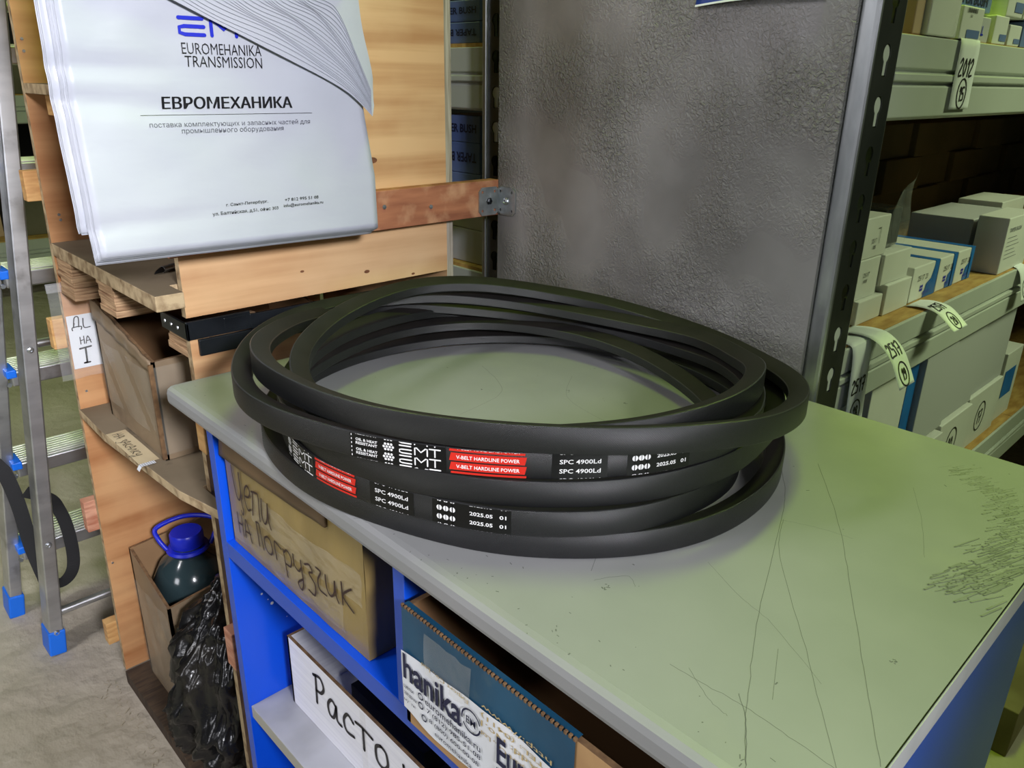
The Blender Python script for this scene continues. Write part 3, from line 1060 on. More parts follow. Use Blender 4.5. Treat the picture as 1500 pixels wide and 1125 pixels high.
E_W, M_W, T_W = .36, .33, .26


def emt2d(u0, u1, v0, v1, w):
    """EMT wordmark of rounded bars"""
    U = u1 - u0
    V = v1 - v0
    out = []

    def st(pts):
        return [(u0 + U * a, v0 + V * b) for a, b in pts]
    lines = [[(0, 1), (.28, 1)], [(.29, .5), (.06, .5), (.0, .42), (.0, .1), (.06, 0), (.29, 0)],
             [(.38, 0), (.38, .92), (.42, .95), (.53, .4), (.645, .95), (.685, .92), (.685, 0)],
             [(.74, 1), (1.0, 1)], [(.87, 1), (.87, 0)]]
    ku = U / V if V else 1
    for l in lines:
        # ribbon in a metric frame so bars keep their width
        vs, fs = ribbon2d([(a * U_m(U), b * V) for a, b in l], w)
        out.append(([(u0 + x / U_m(U) * U, v0 + y) for x, y in vs], fs))
    return out


_umet = [1.0]


def U_m(U):
    return U * _umet[0]


def belt_print(b, belt, turn, th0, th_seq):
    """lay the repeated rows of print; th_seq gives the theta span of every field"""
    mp_w = b.map(turn, out=.00055)
    mp_b = b.map(turn, out=.00025)
    mp_r = b.map(turn, out=.00042)
    lim = .0100
    K = R_(.243)            # metres per degree of theta at the belt
    white, red, black = [], [], []
    fields = {'oil_print': white}

    def put(lst, piece):
        vs, fs = clip2d(piece[0], piece[1], -lim, lim)
        if fs:
            lst.append((vs, fs))
    rows = (.0113, .0037, -.0039, -.0115)
    g = th_seq
    if 'oil' in g:
        a, c = g['oil']
        black.append(rect2d(a - 1.2, g['red'][0] - .6, -lim, lim, 14))
        for r in (.0125, .0042, -.0041, -.0124):
            put(white, text_fit('OIL & HEAT', a, c, r + .0003, r + .0026, .02))
            put(white, text_fit('RESISTANT', a, c, r - .0028, r - .0005, .02))
        for k in range(6):
            put(white, rect2d(a - .95, a - .80, -.0092 + k * .0034, -.0076 + k * .0034))
    else:
        black.append(rect2d(g['emt'][0] - 4.0, g['red'][0] - .6, -lim, lim, 12))
    if 'dot' in g:
        white = fields.setdefault('dot_logo', [])
        a, c = g['dot']
        for r in (.0125, .0042, -.0041, -.0124):
            w = (c - a) / 5
            for row, cnt in ((-.0022, 3), (0, 4), (.0022, 3)):
                for k in range(cnt):
                    put(white, disc2d((a + c) / 2 + (k - (cnt - 1) / 2) * w * 1.15, r + row, .00105, 8, 1 / K))
    white = fields.setdefault('wordmark', [])
    a, c = g['emt']
    _umet[0] = K
    for r in (.0125, .0042, -.0041, -.0124):
        for p in emt2d(a, c, r - .0030, r + .0030, .0011):
            put(white, p)
    white = fields.setdefault('panel_lettering', [])
    a, c = g['red']
    for r in rows:
        put(red, rect2d(a, c, r - .0032, r + .0032, 10, .35))
        put(white, text_fit('V-BELT HARDLINE POWER', a + 1.3, c - .9, r - .0017, r + .0013, .012))
    white = fields.setdefault('size_code', [])
    a, c = g['spc']
    black.append(rect2d(a - 1.3, c + 1.2, -lim, lim, 8))
    for r in rows:
        put(white, text_fit('SPC 4900Ld', a, c, r - .0017, r + .0019, .012))
    white = fields.setdefault('round_marks', [])
    a, c = g['cir']
    black.append(rect2d(a - .8, g['e'][1] + .8, -lim, lim, 12))
    for r in rows:
        for k in range(3):
            cu = a + (c - a) * (k + .5) / 3
            put(white, disc2d(cu, r, .0023, 16, 1 / K))
    put_black2 = []
    for r in rows:
        for k in range(3):
            cu = a + (c - a) * (k + .5) / 3
            vs, fs = clip2d(*ribbon2d([(cu - .1 + .1 * k, r - .0011), (cu + .05, r + .0002), (cu - .05 * k, r + .0012)], .22, False), -lim, lim)
            if fs:
                put_black2.append((vs, fs))
    white = fields.setdefault('date_code', [])
    a, c = g['d']
    for r in rows:
        put(white, text_fit('2025.05', a, c, r - .0016, r + .0016, .02))
    a, c = g['e']
    for r in rows:
        put(white, text_fit('01', a, c, r - .0016, r + .0016, .02))
    for piece in black:
        decal('print_ground', [piece], mp_b, 'print_black', belt)
    for piece in red:
        decal('red_panel', [piece], mp_r, 'print_red', belt)
    for fname, pcs in fields.items():
        if pcs:
            decal(fname, pcs, mp_w, 'print_white', belt)
    decal('disc_marks', put_black2, b.map(turn, out=.0007), 'print_black', belt)


belt_print(bA, beltA, 'F2', 0, dict(oil=(-164.8, -160.4), dot=(-159.5, -156.9), emt=(-156.0, -148.3), red=(-146.7, -133.2), spc=(-127.2, -120.0), cir=(-114.5, -111.0), d=(-109.8, -106.0), e=(-105.0, -103.9)))
belt_print(bB, beltB, 'F4', 0, dict(dot=(-193.6, -191.2), emt=(-190.2, -181.4), red=(-180.2, -168.0), spc=(-162.8, -155.2), cir=(-149.3, -145.4), d=(-142.8, -138.6), e=(-137.4, -136.2)))

# ================================================================== plywood shelving on the left
pu = thing('plywood_shelving', (.52, 1.13, 0), 'home-made plywood shelving unit with dusty boards and black steel straps', 'shelving')


def far_y(z):
    return 1.374 - .0885 * z


def lean(x, y, z):
    return (x, y + far_y(z), z)


pl = ['ply', 'ply_edge']
MB().box(.342, .745, .922, .934, .826, 1.62, thin='y').build('side_panel', pl, pu)
MB().box(.344, .745, .926, .938, .03, .806, thin='y').build('side_panel', pl, pu)
o = MB().box(.302, .745, 0, .012, .03, 1.62, thin='y', shear=lean).build('side_panel', ['ply_orange', 'ply_edge'], pu)
o['label'] = 'orange leaning far side panel'
o = MB().box(.745, .757, .9225, 1.30, .03, 1.62, thin='x').build('back_panel', ['ply', 'ply_grey'], pu)
o = MB().box(.325, .832, .902, .9215, .904, .957).build('batten', 'red_wood', pu, bevel=.001)
o['label'] = 'reddish horizontal batten'
# shelves
shp = lambda y1, x0, yn, cut: [(x0, yn), (cut, yn), (cut, .939), (.744, .939), (.744, y1), (x0, y1)]
MB().prism(shp(far_y(.86) - .001, .301, .897, .334), .846, .865).build('shelf_board', ['dusty', 'ply_edge'], pu, bevel=.001)
MB().prism([(.332, .846), (.340, .846), (.340, .942), (.744, .942), (.744, far_y(.585) - .001), (.300, far_y(.585) - .001), (.298, 1.2), (.304, 1.1), (.312, .95)], .577, .591).build('shelf_board', ['dusty', 'ply_edge'], pu, bevel=.001)
MB().prism(shp(far_y(1.08) - .001, .301, .939, .339), 1.072, 1.085).build('shelf_board', ['dusty', 'ply_edge'], pu, bevel=.001)
o = MB().box(.300, .744, .945, far_y(.03), 0, .028).build('base_board', 'dark_board', pu, bevel=.001)
MB().box(.318, .40, 1.14, 1.25, 1.045, 1.0715).build('packing_block', 'pine', pu)
# spacer stacks of plywood offcuts
for (x0, x1, y0, y1, zt, n) in ((.301, .370, 1.222, 1.288, .8455, 6), (.307, .378, 1.065, 1.127, .8455, 5)):
    t = .0091
    for k in range(n):
        z1 = zt - k * t
        j = random.uniform(-.002, .002)
        MB().box(x0 + j, x1, y0 + j, y1, z1 - t + .0004, z1, thin='z').build('plywood_offcut', ['strip', 'strip'], pu, bevel=.0008)
for k in range(3):
    MB().box(.345 + .001 * k, .46, .9395, 1.003 - .002 * k, .770 + .0095 * k, .7791 + .0095 * k).build('plywood_offcut', 'strip', pu, bevel=.0006)
# cross battens outside the far panel
for z0, z1, m in ((.925, .968, 'pine'), (.695, .744, 'pine'), (.350, .411, 'pink_wood'), (.094, .143, 'pine')):
    MB().box(.284, .70, .0125, .034, z0, z1, shear=lean).build('cross_batten', m, pu, bevel=.001)
b1 = MB().box(.336, .372, .902, .9255, .652, .706).build('packing_block', 'pine', pu, bevel=.0015)
decal('handwriting', [hand2d('С', .002, .030, .015, .0018, 1.0), hand2d('ф', .004, .008, .014, .0018, 1.0)], on_face_ny(.9012, .344, .652), 'marker', b1)
MB().box(.334, .356, .900, .9255, .313, .376).build('packing_block', 'pink_wood', pu, bevel=.0015)
# black steel straps
mb = MB()
mb.box(.3385, .3415, .9165, .998, .799, .8205)
mb.box(.3385, .42, .9165, .9215, .7995, .8225)
mb.box(.42, .62, .9170, .9215, .7985, .8175)
mb.box(.385, .415, .9158, .9170, .8040, .8190)
mb.build('steel_strap', 'black_metal', pu, bevel=.0012)
mb = MB()
mb.box(.353, .43, .9205, .9255, .7755, .7965)
mb.box(.43, .62, .9210, .9255, .7775, .7935)
mb.build('steel_strap', 'black_metal', pu, bevel=.0012)
mb = MB()
for y in (.985, .965, .945):
    mb.lathe((.3385, y, .810), [(.0026, 0), (.0024, -.0008), (.001, -.0012)], 10, 'x')
mb.build('rivet', 'zinc', pu)
# screws and knots
for (x, z) in ((.588, 1.0715), (.62, .935), (.70, .928)):
    MB().lathe((x, .9215 if z > .96 else .9018, z), [(.0032, 0), (.003, -.0012), (.0012, -.0016)], 12, 'y').build('screw', 'zinc', pu, smooth=True)
for (x, z, r) in ((.618, .995, .005), (.60, 1.13, .0025), (.60, .845, .003), (.50, .86, .002), (.68, .83, .002)):
    d = [disc2d(0, 0, 1, 16)]
    decal('knot', d, lambda u, v, x=x, z=z, r=r: (x + u * r * 1.5, .9217, z + v * r * .8), 'knot', pu)
for (x, z) in ((.309, 1.14), (.309, 1.125), (.318, .905), (.319, .897), (.310, .28), (.315, .62)):
    MB().lathe((x, far_y(z) - .0005, z), [(.0022, 0), (.0018, -.001)], 8, 'y').build('nail', 'zinc', pu)

# zinc corner bracket joining the batten to the grey board
br = thing('corner_bracket', (.80, .90, .925), 'zinc corner bracket between the reddish batten and grey board', 'bracket')


def holed_plate(mb, fn, w, h, holes, t):
    """plate w x h centred on 0 with round holes; fn maps (u,v,d)"""
    bm = bmesh.new()
    c = .006
    outer = [(-w / 2 + c, -h / 2), (w / 2 - c, -h / 2), (w / 2, -h / 2 + c), (w / 2, h / 2 - c), (w / 2 - c, h / 2), (-w / 2 + c, h / 2), (-w / 2, h / 2 - c), (-w / 2, -h / 2 + c)]
    loops = [outer] + [[(u + r * math.cos(-k * .5236), v + r * math.sin(-k * .5236)) for k in range(12)] for u, v, r in holes]
    eds = []
    for lp in loops:
        vs = [bm.verts.new((a, b, 0)) for a, b in lp]
        eds += [bm.edges.new((vs[i], vs[(i + 1) % len(vs)])) for i in range(len(vs))]
    bmesh.ops.triangle_fill(bm, edges=eds, use_beauty=True)
    bm.verts.index_update()
    for d in (0, t):
        mb.add([fn(v.co.x, v.co.y, d) for v in bm.verts], [[v.index for v in f.verts] for f in bm.faces])
    off = 0
    for lp in loops:
        n = len(lp)
        mb.add([fn(a, b, 0) for a, b in lp] + [fn(a, b, t) for a, b in lp], [(i, (i + 1) % n, n + (i + 1) % n, n + i) for i in range(n)])
    bm.free()


hs = [(-.013, .014, .0022), (.012, .014, .0022), (-.013, -.014, .0022), (.012, -.014, .0022), (0, 0, .0034)]
mb = MB()
holed_plate(mb, lambda u, v, d: (.8105 + u, .9018 - d, .9265 + v), .040, .042, hs, .002)
holed_plate(mb, lambda u, v, d: (.8318 - d, .8825 - u, .9265 + v), .038, .042, hs, .002)
mb.box(.8288, .8316, .8990, .9016, .9065, .9465)
mb.build('plate', 'zinc', br)
MB().lathe((.8105, .8996, .9265), [(.0055, 0), (.0052, -.002), (.003, -.0035), (.0024, -.002)], 6, 'y').build('screw', 'black_metal', br)
MB().lathe((.8296, .8825, .9265), [(.0055, 0), (.0052, -.002), (.003, -.0035), (.0024, -.002)], 12, 'x').build('screw', 'zinc', br)

# ================================================================== things on the plywood shelving
cbx = thing('carton', (.46, 1.16, .5915), 'dusty brown open carton on the middle plywood shelf', 'box')
w4 = open_box(cbx, .333, .62, 1.046, 1.268, .5915, .775, .005, 'card_dusty', 'card_inside', 'card_edge', (.783, .738, .745, .785))
mb = MB()
mb.grid(lambda u, v: (.3322 - .0012 * math.sin(13 * u + 5 * v), 1.267 - .221 * u, .62 + .10 * v), 16, 8)
mb.grid(lambda u, v: (.334 + .12 * u, 1.0450 - .001 * math.sin(11 * v), .60 + .13 * v), 8, 8)
mb.build('tape', 'tape', cbx, smooth=True)
mb = MB()
mb.grid(lambda u, v: (.3318 - .0008 * math.sin(u * 30), 1.2685 + .0012 - .222 * u, .752 - .030 * u + (.031 - .014 * u) * v), 24, 3)
mb.build('flap', 'card_dusty', cbx, smooth=True, thick=.003)
mb = MB()
mb.bar((.3318, 1.0465, .594), (.3316, 1.0465, .735), .006, .004)
mb.build('corner_tear', 'card_edge', cbx)

pp = MB().grid(lambda u, v: (.299 + .028 * v + .001 * u, 1.192 - .134 * u, .5916 + .0006 * math.sin(3 * u)), 8, 2).build('paper_label', 'paper_tan')
tag(pp, 'cream paper label with handwriting taped to the middle plywood shelf', 'label')
decal('handwriting', [hand2d('НА зАкАлку', .010, .006, .0145, .0011, 1.0, 0)], lambda u, v: (.299 + v, 1.192 - u, .5926), 'marker', pp)
tp = MB().grid(lambda u, v: (.296 + .024 * v, 1.058 - .010 * u, .5921 if v > .15 else .586), 4, 6).build('tape_scrap', 'paper')
tag(tp, 'white scrap of tape with dark dots on the shelf edge', 'tape')
decal('dots', [disc2d((i + .5 * (j % 2)) * .0026 + .001, .004 + j * .003, .0007, 6) for i in range(4) for j in range(7)], lambda u, v: (.296 + v, 1.058 - u, .5925), 'dots', tp)

pen = thing('pen', (.37, 1.01, .866), 'black-tipped silver pen on the upper plywood shelf', 'pen')
MB().tube([(.352, 1.006, .8695), (.40, 1.030, .8695)], .0042, 12).build('barrel', 'zinc', pen, smooth=True)
MB().tube([(.340, 1.000, .8665), (.344, 1.002, .8682), (.352, 1.006, .8695)], [.0006, .0022, .0038], 12).build('tip', 'print_black', pen, smooth=True)

# zip bag with a paper sheet
zb = thing('zip_bag', (.31, 1.29, .65), 'clear zip bag holding a handwritten white sheet, pinned to the far plywood panel', 'bag')


def zy(z):
    return far_y(z) - .006


MB().grid(lambda u, v: (.282 + .072 * u, zy(.648 + .156 * v) - .004 - .003 * math.sin(8 * u + 6 * v) * math.sin(3.14 * u), .648 + .156 * v), 16, 24).build('film', 'clear', zb, smooth=True)
MB().grid(lambda u, v: (.281 + .074 * u, zy(.79) - .005, .792 + .014 * v), 8, 2).build('zip_strip', 'clear', zb, thick=.001)
ps = MB().grid(lambda u, v: (.302 + .060 * u, zy(.663 + .088 * v) - .001, .663 + .088 * v), 2, 4).build('sheet', 'paper', zb)
decal('handwriting', [hand2d('Дв', .006, .066, .019, .0017, .9), hand2d('НА', .014, .040, .013, .0015, .9), hand2d('Т', .012, .008, .026, .0028, .9)], lambda u, v: (.302 + u, zy(.663 + v) - .0018, .663 + v), 'marker', ps)

# lower carton with bottle, bin bag
lb = thing('carton', (.46, 1.26, .0285), 'torn taped carton on the floor board of the plywood shelving', 'box')
open_box(lb, .338, .62, 1.175, 1.338, .0285, .32, .005, 'card_dusty', 'card', 'card_edge', (.305, .262, .30, .33))
MB().grid(lambda u, v: (.3365 - .0014 * math.sin(17 * u + 9 * v), 1.337 - .16 * u, .04 + .20 * v), 12, 12).build('tape', 'tape', lb, smooth=True)

bt = thing('water_jug', (.415, 1.262, .034), 'large dark plastic jug with blue cap and handle in the floor carton', 'jug')
MB().lathe((.415, 1.262, .034), [(.062, 0), (.069, .01), (.069, .08), (.066, .09), (.069, .10), (.069, .185), (.065, .222), (.052, .250), (.030, .268), (.026, .272), (.026, .290)], 36).build('body', 'bottle', bt, smooth=True)
mb = MB().lathe((.415, 1.262, .317), [(.0275, 0), (.0285, .002), (.0285, .022), (.026, .026), (.012, .0265)], 32)
mb.build('cap', 'bottle_cap', bt, smooth=True)
MB().lathe((.415, 1.262, .306), [(.034, 0), (.037, .004), (.034, .008)], 32).build('collar', 'bottle_cap', bt, smooth=True)
hp = smooth_line([(.415 - .032, 1.262 + .014, .311), (.415 - .040, 1.262 + .026, .330), (.415 - .036, 1.262 + .040, .345), (.415 + .012, 1.262 + .036, .352), (.415 + .050, 1.262 + .004, .350), (.415 + .050, 1.262 - .012, .336), (.415 + .034, 1.262 - .016, .311)], 6)
MB().tube(hp, .0042, 10).build('handle', 'bottle_cap', bt, smooth=True)

bb = thing('bin_bag', (.40, 1.055, .0285), 'crumpled black bin bag slumped in front of the jug', 'bag')
bm = bmesh.new()
bmesh.ops.create_icosphere(bm, subdivisions=6, radius=1)
for v in bm.verts:
    d = v.co.normalized()
    z = d.z
    w = 1.0 if z < .1 else (1 - .52 * ((z - .1) / .9) ** 1.2)
    p = Vector((d.x * .112 * w, d.y * .108 * w, 0))
    if z < 0:
        p *= 1 + .55 * min(-z, .8) if (d.x * d.x + d.y * d.y) > .2 else 1.4
    zz = (.155 * z + .155 * (abs(z) ** .6) * (1 if z > 0 else -1)) * (.50 if z > 0 else .58)
    q = Vector((d.x * 2.2, d.y * 2.2, d.z * 1.3))
    f1 = abs(noise.noise(q * 1.4 + Vector((3, 1, 7))))
    f2 = abs(noise.noise(q * 3.2 + Vector((9, 4, 2))))
    f3 = abs(noise.noise(Vector((q.x * 7, q.y * 7, q.z * 3))))
    k = 1.16 - .42 * f1 - .22 * f2 - .10 * f3
    v.co = Vector((.414 + p.x * k, 1.050 + p.y * k, .0300 + .178 + zz * (1.02 - .12 * f2)))
    v.co.z = max(v.co.z, .0300)
    v.co.x += .03 * max(z, 0)
    v.co.y += .03 * max(z, 0)
me = bpy.data.meshes.new('film')
bm.to_mesh(me)
bm.free()
off = wloc(bb)
for v in me.vertices:
    v.co -= off
me.materials.append(MT['bin_bag'])
me.shade_smooth()
o = bpy.data.objects.new('film', me)
COL.objects.link(o)
o.parent = bb

# ================================================================== bag stack hanging on the panel
bs = thing('bag_stack', (.40, .86, .92), 'thick stack of white printed plastic bags hanging on the plywood panel', 'bags')


def bag_y(x, z):
    u = (x - .236) / .333
    y = .8375 + .010 * (u - .5) ** 2 + .004 * math.sin(2.2 * u + 9 * (z - .9))
    y += .0042 * math.exp(-((z - 1.075 + .03 * u) / .010) ** 2) * math.exp(-(u / .35) ** 2)
    y += .0036 * math.exp(-((z - 1.105) / .008) ** 2) * math.exp(-(u / .30) ** 2)
    y += .0034 * math.exp(-((z - .955 - .01 * u) / .008) ** 2) * math.exp(-(u / .4) ** 2)
    y += .0014 * noise.noise((x * 22, z * 22, 1.7)) + .0022 * abs(noise.noise((x * 9 + z * 4, z * 13, 5.1)))
    return y


def right_edge(z):
    pts = [(.90, .5695), (.922, .569), (.984, .566), (1.048, .555), (1.094, .5475), (1.145, .540), (1.18, .523), (1.30, .50), (1.5, .49)]
    for (a, b), (c, d) in zip(pts, pts[1:]):
        if a <= z <= c:
            return b + (d - b) * (z - a) / (c - a)
    return pts[-1][1]


def sheet(name, dx, dz, dy, material='film'):
    def fn(u, v):
        z0 = .9265 - .006 * u + dz
        z = z0 + (1.42 - z0) * v
        x0 = .2375 + dx - .002 * math.sin(5 * v)
        x = x0 + (right_edge(z) + dx * .3 - x0) * u
        return (x, bag_y(x, z) + dy, z)
    return MB().grid(fn, 44, 70).build(name, material, bs, smooth=True, thick=.0004)


front = sheet('bag', 0, 0, 0)
for k in range(1, 8):
    sheet('bag', -.0004 * k + random.uniform(-.0010, .0008), -.0013 * k + random.uniform(-.0006, .0006), .0024 * k)
for k in range(5):
    sheet('bag', -.007 + random.uniform(-.001, .001), .022 + random.uniform(-.0015, .0015), .020 + .003 * k)

bmap = lambda dx=0, off=.0012: (lambda u, v: (u, bag_y(u, v) - off, v))
ink = []
ink.append(text_fit('ЕВРОМЕХАНИКА', .3190, .4585, 1.0665, 1.0785, .0))
for du in (-.0005, -.00025, .00025, .0005):
    ink.append(text_fit('ЕВРОМЕХАНИКА', .3190 + du, .4585 + du, 1.0665, 1.0785, .0))
ink.append(rect2d(.296, .483, 1.0607, 1.0611, 30))
decal('heading', ink, bmap(), 'print_ink', front)
gr = [text_fit('поставка комплектующих и запасных частей для', .303, .480, 1.0480, 1.0545, .0),
      text_fit('промышленного оборудования', .334, .447, 1.0415, 1.0480, .0)]
decal('subheading', gr, bmap(), 'print_grey', front)
ad = [text_fit('г. Санкт-Петербург,', .372, .421, .9648, .9690, .01), text_fit('ул. Балтийская, д.51, офис 303', .356, .433, .9560, .9608, .01),
      text_fit('+7 812 995 51 08', .442, .485, .9648, .9685, .01), text_fit('info@euromehanika.ru', .440, .491, .9575, .9622, .01)]
decal('address', ad, bmap(), 'print_ink', front)
tl = [text_fit('EUROMEHANIKA', .3435, .4275, 1.1185, 1.1290, -.006), text_fit('TRANSMISSION', .3455, .4275, 1.1065, 1.1170, -.006)]
decal('wordmark', tl, bmap(), 'print_ink', front)
_umet[0] = 1.0
decal('logo', emt2d(.3435, .428, 1.1365, 1.1515, .0036), bmap(), 'print_blue', front)

# upper bags of the stack flipped over to the right: fanned edges
C0 = smooth_line([(.270, 1.198), (.324, 1.171), (.367, 1.153), (.424, 1.132), (.478, 1.107), (.529, 1.081), (.560, 1.056)], 8)
C1 = smooth_line([(.440, 1.235), (.462, 1.195), (.474, 1.178), (.498, 1.168), (.514, 1.152), (.528, 1.126), (.548, 1.085)], 8)
NS = 26
for k in range(NS):
    t = k / (NS - 1)
    tt = t ** .85

    def fn(u, v, tt=tt, k=k):
        i = u * (len(C0) - 1)
        a = int(min(i, len(C0) - 2))
        s = i - a
        p0 = [C0[a][q] + (C0[a + 1][q] - C0[a][q]) * s for q in (0, 1)]
        p1 = [C1[a][q] + (C1[a + 1][q] - C1[a][q]) * s for q in (0, 1)]
        wv = .0022 * math.sin(9 * u + k * .9) * (1 - abs(2 * u - 1))
        x = p0[0] + (p1[0] - p0[0]) * tt + wv * .6
        z = p0[1] + (p1[1] - p0[1]) * tt + wv
        # run back under the next sheet, up and to the right
        x += .050 * v * (1 - .9 * u)
        z += .085 * v * (1 - .85 * u)
        y = .8305 - .0014 * k * (1 - .5 * u) + .0032 * v
        return (x, y, z)
    MB().grid(fn, 30, 3).build('folded_bag', ['film'], bs, thick=.0004)
MB().grid(lambda u, v: (.455 + .08 * u - .01 * v, .790 + .030 * u ** 3 + .02 * v, 1.19 + .13 * v), 8, 6).build('folded_bag', 'film', bs, smooth=True, thick=.0005)

# ================================================================== ladder
ld = thing('stepladder', (.40, 1.66, 0), 'aluminium stepladder with blue feet standing behind the plywood shelving', 'ladder')


def railA(z, s):        # rear support leg (nearer the viewer); s=0 left, 1 right
    xl = .226 + .118 * z
    return Vector((xl if s == 0 else 1.02 - xl, 1.570 + .06 * z, z))


def railB(z, s):
    xl = .197 + .125 * z
    return Vector((xl if s == 0 else 1.02 - xl, 1.762 - .05 * z, z))


for s in (0, 1):
    r = MB().bar(railA(.045, s), railA(1.75, s), .026, .050, (0, 1, 0)).build('rear_leg', 'alu', ld, bevel=.003)
    MB().bar(railA(0, s), railA(.052, s), .031, .055, (0, 1, 0)).build('foot', 'blue_cap', r, bevel=.003)
    r = MB().bar(railB(.045, s), railB(1.75, s), .024, .050, (0, 1, 0)).build('stile', 'alu', ld, bevel=.003)
    MB().bar(railB(0, s), railB(.052, s), .030, .056, (0, 1, 0)).build('foot', 'blue_cap', r, bevel=.003)
for k, z in enumerate((.170, .362, .556, .75, .945, 1.14)):
    a, b = railB(z, 0), railB(z, 1)
    y = a.y
    mb = MB().box(a.x + .012, b.x - .012, y - .045, y + .050, z - .030, z)
    st = mb.build('step', 'alu', ld, bevel=.003)
    mb = MB()
    for q in range(8):
        yy = y - .040 + q * .0115
        mb.box(a.x + .020, b.x - .020, yy, yy + .0065, z + .0002, z + .0030)
    mb.build('tread_ribs', 'alu_tread', st, bevel=.0008)
    MB().box(a.x + .004, a.x + .022, y - .047, y + .01, z - .012, z + .004).build('step_cap', 'blue_cap', st, bevel=.002)
    MB().lathe((a.x + .006, y - .046, z - .024), [(.005, 0), (.004, -.003), (.002, -.003)], 10, 'y').build('rivet', 'zinc', st)
for z in (.078, .628, 1.2):
    MB().tube([railA(z, 0), railA(z, 1)], .0085, 14).build('brace_tube', 'alu', ld, smooth=True)
for z in (.05, .625, .24):
    p = railA(z, 0)
    MB().lathe((p.x, p.y - .0255, z), [(.0062, 0), (.0055, -.002), (.003, -.003), (.0028, -.001)], 12, 'y').build('rivet', 'zinc', ld, smooth=True)

wbg = thing('webbing_strap', (.26, 1.64, .12), 'black webbing strap looped around the ladder leg', 'strap')


def webbing(pts, w):
    ln = smooth_line(pts, 6)
    mb = MB()
    n = len(ln)
    vs = []
    for i, p in enumerate(ln):
        a = Vector(ln[max(i - 1, 0)])
        b = Vector(ln[min(i + 1, n - 1)])
        t = (b - a).normalized()
        side = t.cross(Vector((.15, 1, .1))).normalized()
        vs += [Vector(p) + side * w / 2, Vector(p) - side * w / 2]
    mb.add(vs, [(2 * i, 2 * i + 1, 2 * i + 3, 2 * i + 2) for i in range(n - 1)])
    return mb


webbing([(.17, 1.67, .47), (.216, 1.655, .391), (.226, 1.65, .365), (.234, 1.645, .30), (.238, 1.64, .205), (.246, 1.625, .13)], .026).build('strap_band', 'black_web', wbg, thick=.002)
webbing([(.246, 1.622, .335), (.285, 1.63, .302), (.299, 1.64, .268), (.307, 1.64, .22), (.306, 1.635, .158), (.296, 1.63, .124), (.274, 1.63, .107), (.245, 1.625, .122)], .024).build('strap_band', 'black_web', wbg, thick=.002)

# ================================================================== racks
KH = [(.0092 * math.cos(R_(-58 + 296 * k / 17)), .0055 + .0092 * math.sin(R_(-58 + 296 * k / 17))) for k in range(18)] + [(-.0046, -.0165), (.0046, -.0165)]


def upright(root, O, A, N, Wd, z0, z1, depth, hooks=(), pitch=.05, name='upright'):
    """perforated post: front plate with keyholes, rolled side flanges"""
    O, A, N = Vector(O), Vector(A), Vector(N)
    bm = bmesh.new()
    outer = [(-Wd / 2, -pitch / 2), (Wd / 2, -pitch / 2), (Wd / 2, pitch / 2), (-Wd / 2, pitch / 2)]
    eds = []
    for lp in (outer, KH[::-1]):
        vs = [bm.verts.new((a, b, 0)) for a, b in lp]
        eds += [bm.edges.new((vs[i], vs[(i + 1) % len(vs)])) for i in range(len(vs))]
    bmesh.ops.triangle_fill(bm, edges=eds, use_beauty=True)
    bm.verts.index_update()
    mv = [(v.co.x, v.co.y) for v in bm.verts]
    mf = [[v.index for v in f.verts] for f in bm.faces]
    bm.free()
    mb = MB()
    n = int((z1 - z0) / pitch)
    for k in range(n):
        zc = z0 + (k + .5) * pitch
        mb.add([O + A * (Wd / 2 + a) + Vector((0, 0, zc + b)) for a, b in mv], mf)
        m = len(KH)
        mb.add([O + A * (Wd / 2 + a) + Vector((0, 0, zc + b)) for a, b in KH] + [O + A * (Wd / 2 + a) - N * .002 + Vector((0, 0, zc + b)) for a, b in KH],
               [(i, (i + 1) % m, m + (i + 1) % m, m + i) for i in range(m)])
    zt = z0 + n * pitch
    mb.build(name, 'steel_dark', root, fix=False)
    for side in (0, 1):
        s = -1 if side == 0 else 1
        base = O + (A * Wd if side else Vector((0, 0, 0)))
        pr = [(0, 0), (.0022, -.0006), (.0040, -.0022), (.0050, -.005), (.0050, -depth * .45), (.0038, -depth * .5), (.0050, -depth * .55), (.0050, -depth), (-.008, -depth - .002)]
        fl = MB()
        for i in range(len(pr) - 1):
            p = [base + A * (s * a) + N * d for a, d in (pr[i], pr[i + 1])]
            fl.add([p[0] + Vector((0, 0, z0)), p[1] + Vector((0, 0, z0)), p[1] + Vector((0, 0, zt)), p[0] + Vector((0, 0, zt))], [(0, 1, 2, 3)])
        fl.build('flange', 'steel_bright', root, smooth=True, fix=False)
    for k in hooks:
        zc = z0 + (k + .5) * pitch
        hk = MB()
        hk.add([O + A * (Wd / 2 + a * .93) - N * .0012 + Vector((0, 0, zc + b * .93)) for a, b in KH], [list(range(len(KH)))])
        hk.build('beam_hook', 'hook', root, fix=False)


BEAM = [(0, 1.0), (-.0, .98), (0, .62), (.005, .60), (.005, .575), (-.002, .56), (-.002, .47), (.005, .455), (.005, .43), (0, .41), (0, .04), (.004, 0), (.045, 0), (.045, 1.0)]


def beam_x(root, x0, x1, y, z0, z1):
    h = z1 - z0
    MB().prism([(y + a, z0 + b * h) for a, b in BEAM], x0, x1, 'x').build('beam', 'beam', root, bevel=.0015)


def beam_y(root, x, y0, y1, z0, z1):
    h = z1 - z0
    mb = MB().prism([(x + a, z0 + b * h) for a, b in BEAM], y0, y1, 'y')
    mb.build('beam', 'beam', root, bevel=.0015)


